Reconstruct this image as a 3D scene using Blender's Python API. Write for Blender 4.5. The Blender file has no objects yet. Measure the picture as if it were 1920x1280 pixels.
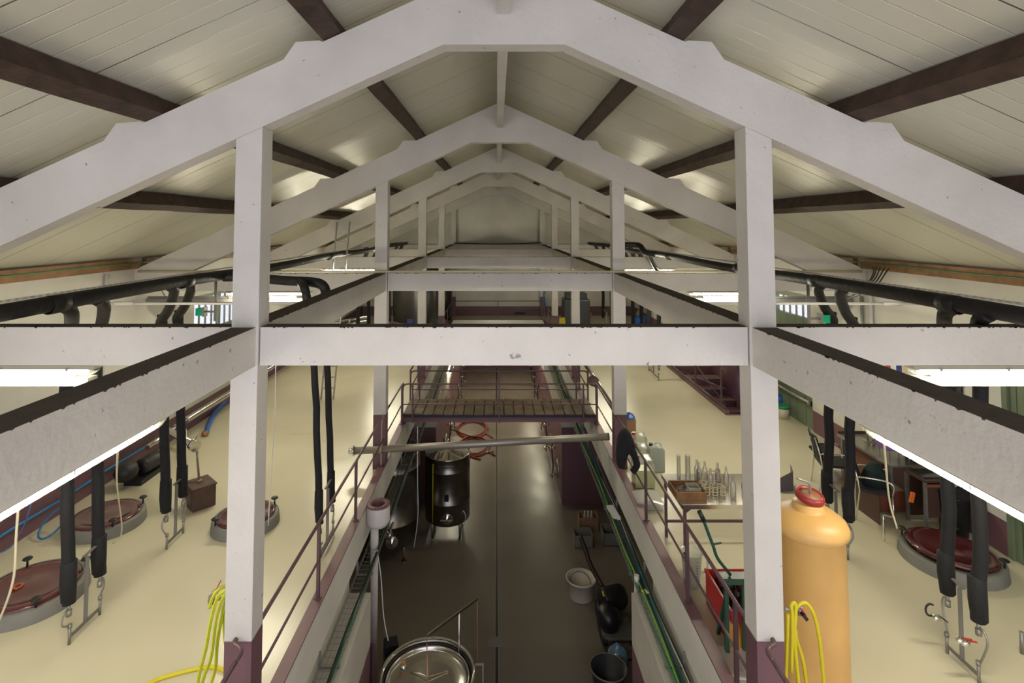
import bpy, math, random
from mathutils import Vector, Matrix
random.seed(7)
S = bpy.context.scene
C = S.collection
# ------------------------------------------------------------------ camera, sky, exposure
TILT = math.radians(2.8); F = 1010.0; PX, PY = 931.0, 376.6
CAM = Vector((-0.064, 0.0, 4.42))
cd = bpy.data.cameras.new('camera'); cam = bpy.data.objects.new('camera', cd); C.objects.link(cam)
cam.location = CAM; cam.rotation_euler = (math.radians(90) + TILT, 0, 0)
cd.sensor_width = 36.0; cd.lens = F / 1920 * 36.0
cd.shift_x = (960 - PX) / 1920; cd.shift_y = (PY - 640) / 1920; cd.clip_start = 0.02; cd.clip_end = 200
S.camera = cam
W = bpy.data.worlds.new('sky'); S.world = W; W.use_nodes = True
bg = W.node_tree.nodes['Background']; bg.inputs[0].default_value = (0.86, 0.86, 1.0, 1); bg.inputs[1].default_value = 1.75
S.view_settings.view_transform = 'Standard'; S.view_settings.look = 'None'
S.view_settings.gamma = 1; S.view_settings.use_curve_mapping = False
S.view_settings.exposure = 0.46
LAMP = 240.0        # radiance of a lit fluorescent tube

def P(px, py, x=None, y=None, z=None):
    """the point of the place seen at a pixel of the photograph, on the plane x=, y= or z="""
    u = (px - PX) / F; v = (PY - py) / F
    d = Vector((u, math.cos(TILT) - math.sin(TILT) * v, math.sin(TILT) + math.cos(TILT) * v))
    if x is not None: t = (x - CAM.x) / d.x
    elif y is not None: t = (y - CAM.y) / d.y
    else: t = (z - CAM.z) / d.z
    return CAM + d * t

# ------------------------------------------------------------------ mesh builder
class MB:
    def __init__(s): s.v = []; s.f = []; s.m = []; s.s = []
    def add(s, vs, fs, m=0, smooth=False):
        b = len(s.v); s.v += [tuple(p) for p in vs]
        for i, f in enumerate(fs):
            s.f.append([b + k for k in f]); s.m.append(m[i] if isinstance(m, (list, tuple)) else m); s.s.append(smooth)
        return s
    def box(s, x0, x1, y0, y1, z0, z1, m=0, top=None, bot=None, inner=None):
        if x0 > x1: x0, x1 = x1, x0
        if y0 > y1: y0, y1 = y1, y0
        vs = [(x0,y0,z0),(x1,y0,z0),(x1,y1,z0),(x0,y1,z0),(x0,y0,z1),(x1,y0,z1),(x1,y1,z1),(x0,y1,z1)]
        fs = [(0,3,2,1),(4,5,6,7),(0,1,5,4),(1,2,6,5),(2,3,7,6),(3,0,4,7)]
        return s.add(vs, fs, [m if bot is None else bot, m if top is None else top, m, m, m, m])
    def obox(s, c, sx, sy, sz, M, m=0):
        vs = []
        for dz in (-1, 1):
            for dx, dy in ((-1,-1),(1,-1),(1,1),(-1,1)):
                vs.append(Vector(c) + M @ Vector((dx*sx/2, dy*sy/2, dz*sz/2)))
        return s.add(vs, [(0,3,2,1),(4,5,6,7),(0,1,5,4),(1,2,6,5),(2,3,7,6),(3,0,4,7)], m)
    def bar(s, a, b, w, h, m=0, up=(0,0,1)):
        a = Vector(a); b = Vector(b); d = (b - a); L = d.length; d.normalize(); u = Vector(up)
        if abs(d.dot(u)) > .98: u = Vector((0,1,0))
        r = d.cross(u).normalized(); u = r.cross(d).normalized()
        M = Matrix((r, d, u)).transposed()
        return s.obox((a + b) / 2, w, L, h, M, m)
    def tube(s, pts, r, n=10, m=0, cap=True, smooth=True):
        pts = [Vector(p) for p in pts]; rr = r if isinstance(r, (list, tuple)) else [r] * len(pts)
        T = []
        for i in range(len(pts)):
            a = pts[max(i-1, 0)]; b = pts[min(i+1, len(pts)-1)]; t = b - a
            T.append(t.normalized() if t.length > 1e-9 else Vector((0,0,1)))
        u = T[0].orthogonal().normalized(); vs = []
        for i, p in enumerate(pts):
            u = u - T[i] * u.dot(T[i]); u = u.normalized() if u.length > 1e-6 else T[i].orthogonal().normalized()
            w = T[i].cross(u)
            for k in range(n):
                a = 2*math.pi*k/n; vs.append(p + (u*math.cos(a) + w*math.sin(a)) * rr[i])
        fs = [(i*n+k, i*n+(k+1)%n, (i+1)*n+(k+1)%n, (i+1)*n+k) for i in range(len(pts)-1) for k in range(n)]
        s.add(vs, fs, m, smooth)
        if cap:
            b = len(s.v) - len(vs)
            s.f.append([b+k for k in range(n)][::-1]); s.m.append(m); s.s.append(False)
            s.f.append([b+(len(pts)-1)*n+k for k in range(n)]); s.m.append(m); s.s.append(False)
        return s
    def cyl(s, a, b, r, n=16, m=0, r2=None): return s.tube([a, b], [r, r if r2 is None else r2], n, m)
    def lathe(s, c, prof, n=32, m=0, smooth=True, ax=(0,0,1)):
        c = Vector(c); q = Vector((0,0,1)).rotation_difference(Vector(ax).normalized()); vs = []; fs = []
        for r, z in prof:
            for k in range(n):
                a = 2*math.pi*k/n; vs.append(c + q @ Vector((r*math.cos(a), r*math.sin(a), z)))
        L = len(prof)
        for i in range(L-1):
            for k in range(n): fs.append((i*n+k, i*n+(k+1)%n, (i+1)*n+(k+1)%n, (i+1)*n+k))
        s.add(vs, fs, m, smooth); return s
    def prism(s, poly, a, b, axis='y', m=0):
        n = len(poly)
        def mk(p, t): return (p[0], t, p[1]) if axis == 'y' else ((t, p[0], p[1]) if axis == 'x' else (p[0], p[1], t))
        vs = [mk(p, a) for p in poly] + [mk(p, b) for p in poly]
        fs = [list(range(n)), list(range(2*n-1, n-1, -1))] + [(i, i+n, (i+1)%n+n, (i+1)%n) for i in range(n)]
        return s.add(vs, fs, m)
    def build(s, name, mats, parent=None, bevel=0, solid=0, sub=0):
        if not isinstance(mats, (list, tuple)): mats = [mats]
        if parent is not None: off = world_loc(parent)
        else:
            xs = [v[0] for v in s.v]; ys = [v[1] for v in s.v]; zs = [v[2] for v in s.v]
            off = Vector(((min(xs)+max(xs))/2, (min(ys)+max(ys))/2, min(zs)))
        me = bpy.data.meshes.new(name)
        me.from_pydata([tuple(Vector(v) - off) for v in s.v], [], s.f)
        for mt in mats: me.materials.append(mt)
        for i, p in enumerate(me.polygons): p.material_index = s.m[i]; p.use_smooth = s.s[i]
        import bmesh
        bm = bmesh.new(); bm.from_mesh(me); bmesh.ops.recalc_face_normals(bm, faces=bm.faces); bm.to_mesh(me); bm.free()
        o = bpy.data.objects.new(name, me); C.objects.link(o)
        if parent is not None: o.parent = parent
        else: o.location = off
        if solid: md = o.modifiers.new('solid', 'SOLIDIFY'); md.thickness = solid
        if bevel: md = o.modifiers.new('bevel', 'BEVEL'); md.width = bevel; md.segments = 2; md.limit_method = 'ANGLE'
        if sub: md = o.modifiers.new('sub', 'SUBSURF'); md.levels = sub; md.render_levels = sub
        return o
def world_loc(o):
    L = Vector(o.location)
    while o.parent is not None: o = o.parent; L += Vector(o.location)
    return L
def tag(o, label, cat, group=None, kind=None):
    o['label'] = label; o['category'] = cat
    if group: o['group'] = group
    if kind: o['kind'] = kind
    return o
def struct(o): o['kind'] = 'structure'; return o
def thing(name, label, cat, loc, group=None):
    o = bpy.data.objects.new(name, None); C.objects.link(o); o.location = loc; o.empty_display_size = .1
    return tag(o, label, cat, group)
def dup(root, loc, label, group=None, rz=None):
    r = root.copy(); C.objects.link(r); r.location = loc; r['label'] = label
    if rz is not None: r.rotation_euler = (0, 0, rz)
    if group: r['group'] = group
    for ch in list(root.children):
        c = ch.copy(); C.objects.link(c); c.parent = r
        for g in list(ch.children):
            d = g.copy(); C.objects.link(d); d.parent = c
    return r
def smooth_path(pts, n=6):
    pts = [Vector(p) for p in pts]; q = [pts[0]*2 - pts[1]] + pts + [pts[-1]*2 - pts[-2]]; out = []
    for i in range(1, len(q)-2):
        a, b, c, d = q[i-1:i+3]
        for k in range(n):
            t = k / n
            out.append(.5*((2*b) + (c-a)*t + (2*a-5*b+4*c-d)*t*t + (3*b-a-3*c+d)*t**3))
    out.append(pts[-1]); return out

# ------------------------------------------------------------------ materials
def srgb(r, g, b):
    f = lambda c: c/255/12.92 if c/255 <= .04045 else ((c/255+.055)/1.055)**2.4
    return (f(r), f(g), f(b), 1)
def mat(name, col, rough=.6, metal=0, var=0, vscale=3, bump=0, bscale=30, specks=0, speck_col=(.08,.06,.05,1), emit=0, coat=0, rvar=0, det=6):
    m = bpy.data.materials.new(name); m.use_nodes = True; nt = m.node_tree; N = nt.nodes; L = nt.links
    b = N['Principled BSDF']; b.inputs['Base Color'].default_value = col
    b.inputs['Roughness'].default_value = rough; b.inputs['Metallic'].default_value = metal
    if coat: b.inputs['Coat Weight'].default_value = coat; b.inputs['Coat Roughness'].default_value = .12
    if emit: b.inputs['Emission Color'].default_value = col; b.inputs['Emission Strength'].default_value = emit
    g = N.new('ShaderNodeNewGeometry').outputs['Position'] if (var or bump or specks or rvar) else None
    cur = None
    if var:
        n = N.new('ShaderNodeTexNoise'); n.inputs['Scale'].default_value = vscale; n.inputs['Detail'].default_value = det; L.new(g, n.inputs['Vector'])
        r = N.new('ShaderNodeValToRGB'); r.color_ramp.elements[0].position = .3; r.color_ramp.elements[1].position = .72
        r.color_ramp.elements[0].color = (col[0]*(1-var), col[1]*(1-var), col[2]*(1-var*1.15), 1); r.color_ramp.elements[1].color = col
        L.new(n.outputs['Fac'], r.inputs['Fac']); cur = r.outputs['Color']
    if specks:
        n = N.new('ShaderNodeTexNoise'); n.inputs['Scale'].default_value = 14; n.inputs['Detail'].default_value = 3; L.new(g, n.inputs['Vector'])
        r = N.new('ShaderNodeValToRGB'); r.color_ramp.elements[0].position = .74 - specks*.06; r.color_ramp.elements[1].position = .78 - specks*.06
        L.new(n.outputs['Fac'], r.inputs['Fac'])
        mx = N.new('ShaderNodeMix'); mx.data_type = 'RGBA'; mx.inputs[7].default_value = speck_col
        mul = N.new('ShaderNodeMath'); mul.operation = 'MULTIPLY'; mul.inputs[1].default_value = .6
        L.new(r.outputs['Color'], mul.inputs[0]); L.new(mul.outputs[0], mx.inputs[0])
        if cur: L.new(cur, mx.inputs[6])
        else: mx.inputs[6].default_value = col
        cur = mx.outputs[2]
    if cur: L.new(cur, b.inputs['Base Color'])
    if rvar:
        n = N.new('ShaderNodeTexNoise'); n.inputs['Scale'].default_value = 1.1; n.inputs['Detail'].default_value = 1; L.new(g, n.inputs['Vector'])
        mr = N.new('ShaderNodeMapRange'); mr.inputs[1].default_value = .35; mr.inputs[2].default_value = .65
        mr.inputs[3].default_value = max(.02, rough - rvar); mr.inputs[4].default_value = rough + rvar
        L.new(n.outputs['Fac'], mr.inputs[0]); L.new(mr.outputs[0], b.inputs['Roughness'])
    if bump:
        n = N.new('ShaderNodeTexNoise'); n.inputs['Scale'].default_value = bscale; n.inputs['Detail'].default_value = 2 if bscale < 10 else 5; L.new(g, n.inputs['Vector'])
        bp = N.new('ShaderNodeBump'); bp.inputs['Strength'].default_value = bump; bp.inputs['Distance'].default_value = .02
        L.new(n.outputs['Fac'], bp.inputs['Height']); L.new(bp.outputs['Normal'], b.inputs['Normal'])
    return m
def stripes(m, axis, period, width, depth, col=None):
    """grooves every `period` metres along a world axis, as bump and optional colour"""
    nt = m.node_tree; N = nt.nodes; L = nt.links; b = N['Principled BSDF']
    g = N.new('ShaderNodeNewGeometry'); sp = N.new('ShaderNodeSeparateXYZ'); L.new(g.outputs['Position'], sp.inputs[0])
    d = N.new('ShaderNodeMath'); d.operation = 'DIVIDE'; d.inputs[1].default_value = period; L.new(sp.outputs[axis], d.inputs[0])
    fr = N.new('ShaderNodeMath'); fr.operation = 'FRACT'; L.new(d.outputs[0], fr.inputs[0])
    pp = N.new('ShaderNodeMath'); pp.operation = 'PINGPONG'; pp.inputs[1].default_value = .5; L.new(fr.outputs[0], pp.inputs[0])
    mr = N.new('ShaderNodeMapRange'); mr.inputs[1].default_value = 0; mr.inputs[2].default_value = width / period; L.new(pp.outputs[0], mr.inputs[0])
    bp = N.new('ShaderNodeBump'); bp.inputs['Strength'].default_value = 1; bp.inputs['Distance'].default_value = depth
    L.new(mr.outputs[0], bp.inputs['Height'])
    old = b.inputs['Normal'].links
    if old: L.new(old[0].from_socket, bp.inputs['Normal'])
    L.new(bp.outputs['Normal'], b.inputs['Normal'])
    if col:
        mx = N.new('ShaderNodeMix'); mx.data_type = 'RGBA'; mx.inputs[6].default_value = col
        ol = b.inputs['Base Color'].links
        if ol: L.new(ol[0].from_socket, mx.inputs[7])
        else: mx.inputs[7].default_value = b.inputs['Base Color'].default_value
        L.new(mr.outputs[0], mx.inputs[0]); L.new(mx.outputs[2], b.inputs['Base Color'])
    return m
def glassy(name, col=(1,1,1,1), fac=.12, rough=.05, solid=0.0):
    """thin clear glass or plastic: mostly transparent, a Fresnel part glossy"""
    m = bpy.data.materials.new(name); m.use_nodes = True; nt = m.node_tree; N = nt.nodes; L = nt.links
    for n in list(N): N.remove(n)
    out = N.new('ShaderNodeOutputMaterial'); t = N.new('ShaderNodeBsdfTransparent'); t.inputs[0].default_value = col
    g = N.new('ShaderNodeBsdfGlossy'); g.inputs['Roughness'].default_value = rough
    fr = N.new('ShaderNodeLayerWeight'); fr.inputs[0].default_value = .35
    ad = N.new('ShaderNodeMath'); ad.operation = 'MULTIPLY_ADD'; ad.inputs[1].default_value = .6; ad.inputs[2].default_value = fac; ad.use_clamp = True
    L.new(fr.outputs['Facing'], ad.inputs[0])
    mx = N.new('ShaderNodeMixShader'); L.new(ad.outputs[0], mx.inputs[0]); L.new(t.outputs[0], mx.inputs[1]); L.new(g.outputs[0], mx.inputs[2])
    last = mx
    if solid:
        d = N.new('ShaderNodeBsdfDiffuse'); d.inputs[0].default_value = col
        m2 = N.new('ShaderNodeMixShader'); m2.inputs[0].default_value = solid; L.new(mx.outputs[0], m2.inputs[1]); L.new(d.outputs[0], m2.inputs[2]); last = m2
    L.new(last.outputs[0], out.inputs[0]); return m
def opal(name, col, clear):
    m = bpy.data.materials.new(name); m.use_nodes = True; nt = m.node_tree; N = nt.nodes; L = nt.links
    for n in list(N): N.remove(n)
    out = N.new('ShaderNodeOutputMaterial'); t = N.new('ShaderNodeBsdfTransparent'); d = N.new('ShaderNodeBsdfTranslucent'); d.inputs[0].default_value = col
    mx = N.new('ShaderNodeMixShader'); mx.inputs[0].default_value = 1-clear; L.new(t.outputs[0], mx.inputs[1]); L.new(d.outputs[0], mx.inputs[2])
    L.new(mx.outputs[0], out.inputs[0]); return m

WHITE = mat('white_plaster', (.66,.625,.575,1), .75, var=.16, vscale=1.3, bump=.35, bscale=22, specks=.55)
WALLG = mat('glossy_white_wall', (.64,.61,.53,1), .22, var=.2, vscale=.9, bump=.12, bscale=6)
WALLW = mat('white_wall_paint', (.68,.66,.60,1), .75, var=.2, vscale=.9, bump=.3, bscale=12, specks=.3)
DUST = mat('brown_dust', (.072,.055,.041,1), .95, var=.3, vscale=9, bump=.5, bscale=60)
PURPLE = mat('purple_paint', (.17,.082,.098,1), .45, var=.18, vscale=2, bump=.1)
PIPEP = mat('purple_pipe_paint', (.115,.062,.070,1), .38, var=.2, vscale=8)
DECK = mat('cream_epoxy_floor', (.66,.61,.45,1), .26, var=.14, vscale=.45, rvar=0, det=3)
PITF = mat('wet_grey_floor', (.205,.172,.135,1), .33, var=.12, vscale=.6, bump=.07, bscale=3, rvar=.05, det=3)
ROOF = mat('cream_roof_panel', (.68,.66,.55,1), .36, metal=.15, var=.08, vscale=.7)
stripes(ROOF, 1, .20, .008, .004, (.78,.75,.66,1)); stripes(ROOF, 1, 1.0, .006, .01, (.22,.20,.16,1))
WOOD = mat('dark_timber', (.075,.040,.026,1), .7, var=.6, vscale=6, bump=.6, bscale=25)
EAVE = mat('orange_timber', (.33,.17,.075,1), .7, var=.5, vscale=5, bump=.3)
PLANK = mat('weathered_plank', (.20,.14,.092,1), .6, var=.55, vscale=4, bump=.4); 
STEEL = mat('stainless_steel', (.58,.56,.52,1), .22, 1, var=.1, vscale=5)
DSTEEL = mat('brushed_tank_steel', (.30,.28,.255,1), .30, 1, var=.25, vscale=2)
CHROME = mat('polished_steel', (.8,.79,.76,1), .08, 1)
GALV = mat('galvanised_steel', (.38,.37,.35,1), .45, .8, var=.2, vscale=12)
GREY = mat('grey_paint', (.20,.19,.175,1), .5, var=.15)
BLACK = mat('black_foam', (.006,.006,.008,1), .8, bump=.3, bscale=40)
BLACKP = mat('black_pipe_wrap', (.009,.008,.009,1), .6, bump=.5, bscale=14)
RUBBER = mat('black_rubber', (.009,.009,.010,1), .5)
CONC = mat('grey_concrete_ring', (.20,.195,.175,1), .6, var=.2, vscale=4)
MAROON = mat('maroon_lid_paint', (.10,.018,.022,1), .18, var=.3, vscale=6, coat=.6)
RED = mat('red_plastic', (.42,.018,.022,1), .35)
YELLOW = mat('yellow_hose', (.66,.56,.015,1), .4)
LIME = mat('green_stripe', (.14,.42,.03,1), .4)
TANKY = mat('yellow_polyester', (.72,.43,.145,1), .42, var=.12, vscale=2.5)
GREEND = mat('green_door_paint', (.16,.205,.13,1), .45, var=.2, vscale=2)
GREEN = mat('green_cable', (.01,.20,.075,1), .4)
DGREEN = mat('dark_green_paint', (.012,.065,.045,1), .4)
BLUE = mat('blue_hose', (.01,.10,.42,1), .35)
CYAN = mat('blue_cable', (.015,.15,.36,1), .4)
ORANGE = mat('orange_plastic', (.75,.16,.02,1), .4)
REDHOSE = mat('red_hose', (.23,.03,.02,1), .35, var=.2)
CRATE = mat('wooden_crate', (.30,.14,.055,1), .6, var=.5, vscale=9, bump=.3)
BOXW = mat('old_brown_box', (.10,.055,.040,1), .6, var=.5, vscale=5)
CREAMP = mat('cream_plastic', (.62,.55,.36,1), .4)
WHITEP = mat('white_plastic', (.62,.61,.57,1), .4)
DESKW = mat('brown_laminate', (.085,.042,.030,1), .4, var=.2)
GLASS = glassy('clear_glass')
PLAST = glassy('milky_plastic', (.88,.90,.85,1), .10, .2, .22)
LIQ = mat('yellow_green_liquid', (.60,.62,.10,1), .2)
PALEG = mat('pale_green_plastic', (.45,.50,.43,1), .4)
CARD = mat('cardboard', (.30,.17,.09,1), .8)
VIOLET = mat('violet_folder', (.12,.03,.30,1), .4)
PAPER = mat('paper', (.75,.75,.75,1), .8)
SKYB = mat('light_blue_print', (.15,.42,.70,1), .5)
NAVY = mat('navy_print', (.02,.03,.20,1), .5)
TUBE3 = mat('lit_tube_pit', (1.0,.93,.72,1), .4, emit=LAMP*.6)
TUBE2 = mat('lit_tube_dim', (1.0,.93,.74,1), .4, emit=LAMP*.32)
TUBE = mat('lit_tube', (1.0,.93,.72,1), .4, emit=LAMP)
DIFF = opal('lamp_cover', (.95,.93,.86,1), .93)
BODY = mat('lamp_housing', (.42,.39,.30,1), .5)
JACKET = mat('black_cloth', (.010,.010,.014,1), .9, bump=.6, bscale=25)
BUCKET = mat('white_bucket', (.55,.50,.40,1), .4)
COPPER = mat('copper_chain', (.55,.27,.17,1), .35, .8)
# ------------------------------------------------------------------ the setting
YN, YF = -3.0, 27.3           # near and far end of the hall built here
LOW = -3.48                   # pit floor
XW = 6.8                      # side walls
FR = [4.65, 10.07, 15.62, 21.16, 26.95]
def roofz(x): return 7.0 - .463 * abs(x)
WELL = (5.42, 6.80, 13.0, 17.4)
b = MB(); b.box(-XW-.2, -2.1, YN, 25.4, -.45, 0); b.box(-XW-.2, XW+.2, 25.4, YF+.1, -.45, 0)
b.box(2.1, WELL[0], YN, 25.4, -.45, 0); b.box(WELL[0], XW+.2, YN, WELL[2], -.45, 0); b.box(WELL[0], XW+.2, WELL[3], 25.4, -.45, 0)
struct(b.build('floor', DECK))
b = MB(); b.box(-XW, XW, YN, 31, LOW-.2, LOW); struct(b.build('floor', PITF))
# pit floor drain
b = MB(); b.box(-.085, -.035, YN, 30.9, LOW, LOW+.004, 0); b.box(-.097, -.085, YN, 30.9, LOW, LOW+.006, 1); b.box(-.035, -.023, YN, 30.9, LOW, LOW+.006, 1)
b.box(-.24, .10, 10.55, 10.80, LOW, LOW+.010, 2)
tag(b.build('floor_drain', [RUBBER, GALV, GREY]), 'long narrow slot drain down the middle of the dark lower floor', 'drain')
# roof
for s, nm in ((-1, 'ceiling'), (1, 'ceiling')):
    b = MB(); x1 = s*7.3
    b.add([(0,YN,7.0),(x1,YN,roofz(7.3)),(x1,YF+.3,roofz(7.3)),(0,YF+.3,7.0),(0,YN,7.08),(x1,YN,roofz(7.3)+.08),(x1,YF+.3,roofz(7.3)+.08),(0,YF+.3,7.08)],
          [(0,1,2,3),(4,7,6,5),(0,4,5,1),(1,5,6,2),(2,6,7,3),(3,7,4,0)])
    struct(b.build(nm, ROOF))
# side walls (purple dado 0.45 m high)
WAINS = .46
def side_wall(s, holes, nm):
    b = MB(); x0, x1 = s*XW, s*(XW+.25); zt = roofz(XW) + .02
    ys = sorted(set([YN, YF+.2] + [h[0] for h in holes] + [h[1] for h in holes]))
    for a, c in zip(ys[:-1], ys[1:]):
        h = [q for q in holes if q[0] <= a and q[1] >= c]
        if not h: b.box(x0, x1, a, c, -.45, WAINS, 1); b.box(x0, x1, a, c, WAINS, zt, 0)
        else:
            z0, z1 = h[0][2], h[0][3]
            if z0 > WAINS: b.box(x0, x1, a, c, -.45, WAINS, 1); b.box(x0, x1, a, c, WAINS, z0, 0)
            b.box(x0, x1, a, c, z1, zt, 0)
    struct(b.build(nm, [WALLW, PURPLE]))
side_wall(-1, [(12.1, 14.5, 1.95, 2.88)], 'wall_left')
side_wall(1, [(11.9, 14.9, 0, 2.92), (4.3, 7.45, 0, 2.7)], 'wall_right')
# window in the left wall
def lattice(b, x, y0, y1, z0, z1, ny, nz, w=.03, m=0):
    for i in range(1, ny): y = y0+(y1-y0)*i/ny; b.box(x-.02, x+.02, y-w/2, y+w/2, z0, z1, m)
    for i in range(1, nz): z = z0+(z1-z0)*i/nz; b.box(x-.02, x+.02, y0, y1, z-w/2, z+w/2, m)
w = bpy.data.objects.new('window_1', None); C.objects.link(w); w.location = (-XW-.1, 13.3, 1.95); struct(w)
b = MB(); X = -XW-.08
b.box(X-.04, X+.04, 12.1, 14.5, 1.95, 2.03); b.box(X-.04, X+.04, 12.1, 14.5, 2.80, 2.88); b.box(X-.04, X+.04, 12.1, 12.18, 2.03, 2.80); b.box(X-.04, X+.04, 14.42, 14.5, 2.03, 2.80); b.box(X-.04, X+.04, 13.26, 13.34, 2.03, 2.80)
lattice(b, X, 12.18, 13.26, 2.03, 2.80, 4, 1, .02); lattice(b, X, 13.34, 14.42, 2.03, 2.80, 4, 1, .02)
b.build('window_frame', GREEND, w)
b = MB(); b.box(X-.004, X+.004, 12.18, 14.42, 2.03, 2.80); b.build('pane', GLASS, w)
# big green doors in the right wall
d = bpy.data.objects.new('door_1', None); C.objects.link(d); d.location = (XW+.1, 13.4, 0); struct(d)
X = XW+.06; GD2 = mat('green_door_boards', (.16,.205,.13,1), .45, var=.2, vscale=2); stripes(GD2, 1, .33, .012, .01, (.03,.05,.025,1))
b = MB(); b.box(X-.03, X+.03, 11.9, 13.38, 0, 2.34); b.box(X-.03, X+.03, 13.42, 14.9, 0, 2.34)
b.build('door_leaf', GD2, d)
b = MB(); b.box(X-.05, X+.04, 11.9, 14.9, 2.34, 2.40); b.box(X-.05, X+.04, 11.9, 14.9, 2.80, 2.92)
for y in (11.9, 13.36, 14.8): b.box(X-.05, X+.04, y, y+.1, 2.40, 2.80)
lattice(b, X, 12.0, 13.36, 2.40, 2.80, 5, 1, .02); lattice(b, X, 13.46, 14.8, 2.40, 2.80, 5, 1, .02)
b.build('transom_frame', GREEND, d)
b = MB(); b.box(X-.004, X+.004, 12.0, 14.8, 2.40, 2.80); b.build('pane', GLASS, d)
b = MB(); b.box(X-.05, X-.03, 11.97, 11.99, .52, .62); b.build('door_handle', RUBBER, d)
d = bpy.data.objects.new('door_2', None); C.objects.link(d); d.location = (XW+.1, 5.9, 0); struct(d)
b = MB(); b.box(X-.03, X+.03, 4.38, 5.87, 0, 2.62); b.box(X-.03, X+.03, 5.91, 7.37, 0, 2.62); b.build('door_leaf', GD2, d)
b = MB(); b.box(X-.06, X+.05, 4.3, 4.38, 0, 2.7); b.box(X-.06, X+.05, 7.37, 7.45, 0, 2.7); b.box(X-.06, X+.05, 4.38, 7.37, 2.62, 2.7); b.build('door_frame', GREEND, d)
# gable
b = MB(); zt = roofz(XW)
b.prism([(-XW-.2, -.45), (XW+.2, -.45), (XW+.2, WAINS), (-XW-.2, WAINS)], YF, YF+.2, 'y', 1)
b.prism([(-XW-.2, WAINS), (XW+.2, WAINS), (XW+.2, roofz(XW+.2)), (0, 7.0), (-XW-.2, roofz(XW+.2))], YF, YF+.2, 'y', 0)
struct(b.build('wall_back', [WALLW, PURPLE]))
b = MB(); q = P(975, 587, y=YF-.02); b.box(q.x-.26, q.x+.26, YF-.02, YF, q.z-.06, q.z+.06)
tag(b.build('vent_slot', RUBBER), 'small black rounded slot in the purple band of the far wall', 'vent')
# concrete vat blocks below the deck that frame the pit
XV = 1.80; BEAMB = -.41; LINE = -1.31
for s, nm in ((-1, 'wall_left'), (1, 'wall_right')):
    b = MB(); XO = 5.3
    for y0, y1 in ((YN, 7.7), (15.75, 30.9)):
        b.box(s*XV, s*XO, y0, y1, LOW, LINE, 1); b.box(s*XV, s*XO, y0, y1, LINE, -.62, 0)
        b.box(s*2.1, s*XO, y0, y1, -.62, -.452, 0)
    b.box(s*4.6, s*XO, 7.7, 15.75, LOW, -.452, 0)
    struct(b.build(nm, [WALLG, PURPLE]))
b = MB(); b.box(-XV, XV, 30.7, 30.9, LOW, LINE, 1); b.box(-XV, XV, 30.7, 30.9, LINE, -.62, 0); b.box(-2.1, 2.1, 25.5, 30.9, -.62, -.452, 0)
struct(b.build('wall_end', [WALLW, PURPLE]))
# purple-topped curbs with white edge beams round the pit
n = 1
for s in (-1, 1):
    b = MB(); b.box(s*2.08, s*2.20, YN, 25.4, BEAMB, .10, 0); b.box(s*2.075, s*2.205, YN, 25.4, .10, .12, 1); b.box(s*2.2, s*2.205, YN, 25.4, 0, .10, 1)
    struct(b.build('trim_%d' % n, [WALLW, PURPLE])); n += 1
b = MB(); b.box(-2.1, 2.1, 25.38, 25.50, BEAMB, .10, 0); b.box(-2.1, 2.1, 25.375, 25.505, .10, .12, 1)
struct(b.build('trim_%d' % n, [WALLW, PURPLE])); n += 1
# stairwell in the right deck
b = MB(); x0, x1, y0, y1 = WELL
b.box(x0-.08, x0+.01, y0-.08, y1, -1.6, .10, 0); b.box(x0+.01, x1-.01, y0-.08, y0+.01, -1.6, .003, 0); b.box(x0+.01, x1-.01, y1-.02, y1+.03, -1.6, .003, 0); b.box(x1-.01, x1+.05, y0, y1, -1.6, -.45, 0); b.box(x0, x1, y0, y1, -1.66, -1.6, 0)
struct(b.build('trim_%d' % n, [PURPLE])); n += 1
t = thing('staircase', 'dark purple stair going down through the opening by the right wall', 'staircase', (6.1, 15.2, -1.59))
b = MB()
for k in range(8): b.box(x0+.02, x1-.02, 13.4+.45*k, 13.4+.45*(k+1), -1.59+.18*k, -1.42+.18*k)
b.build('steps', PURPLE, t)

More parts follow.
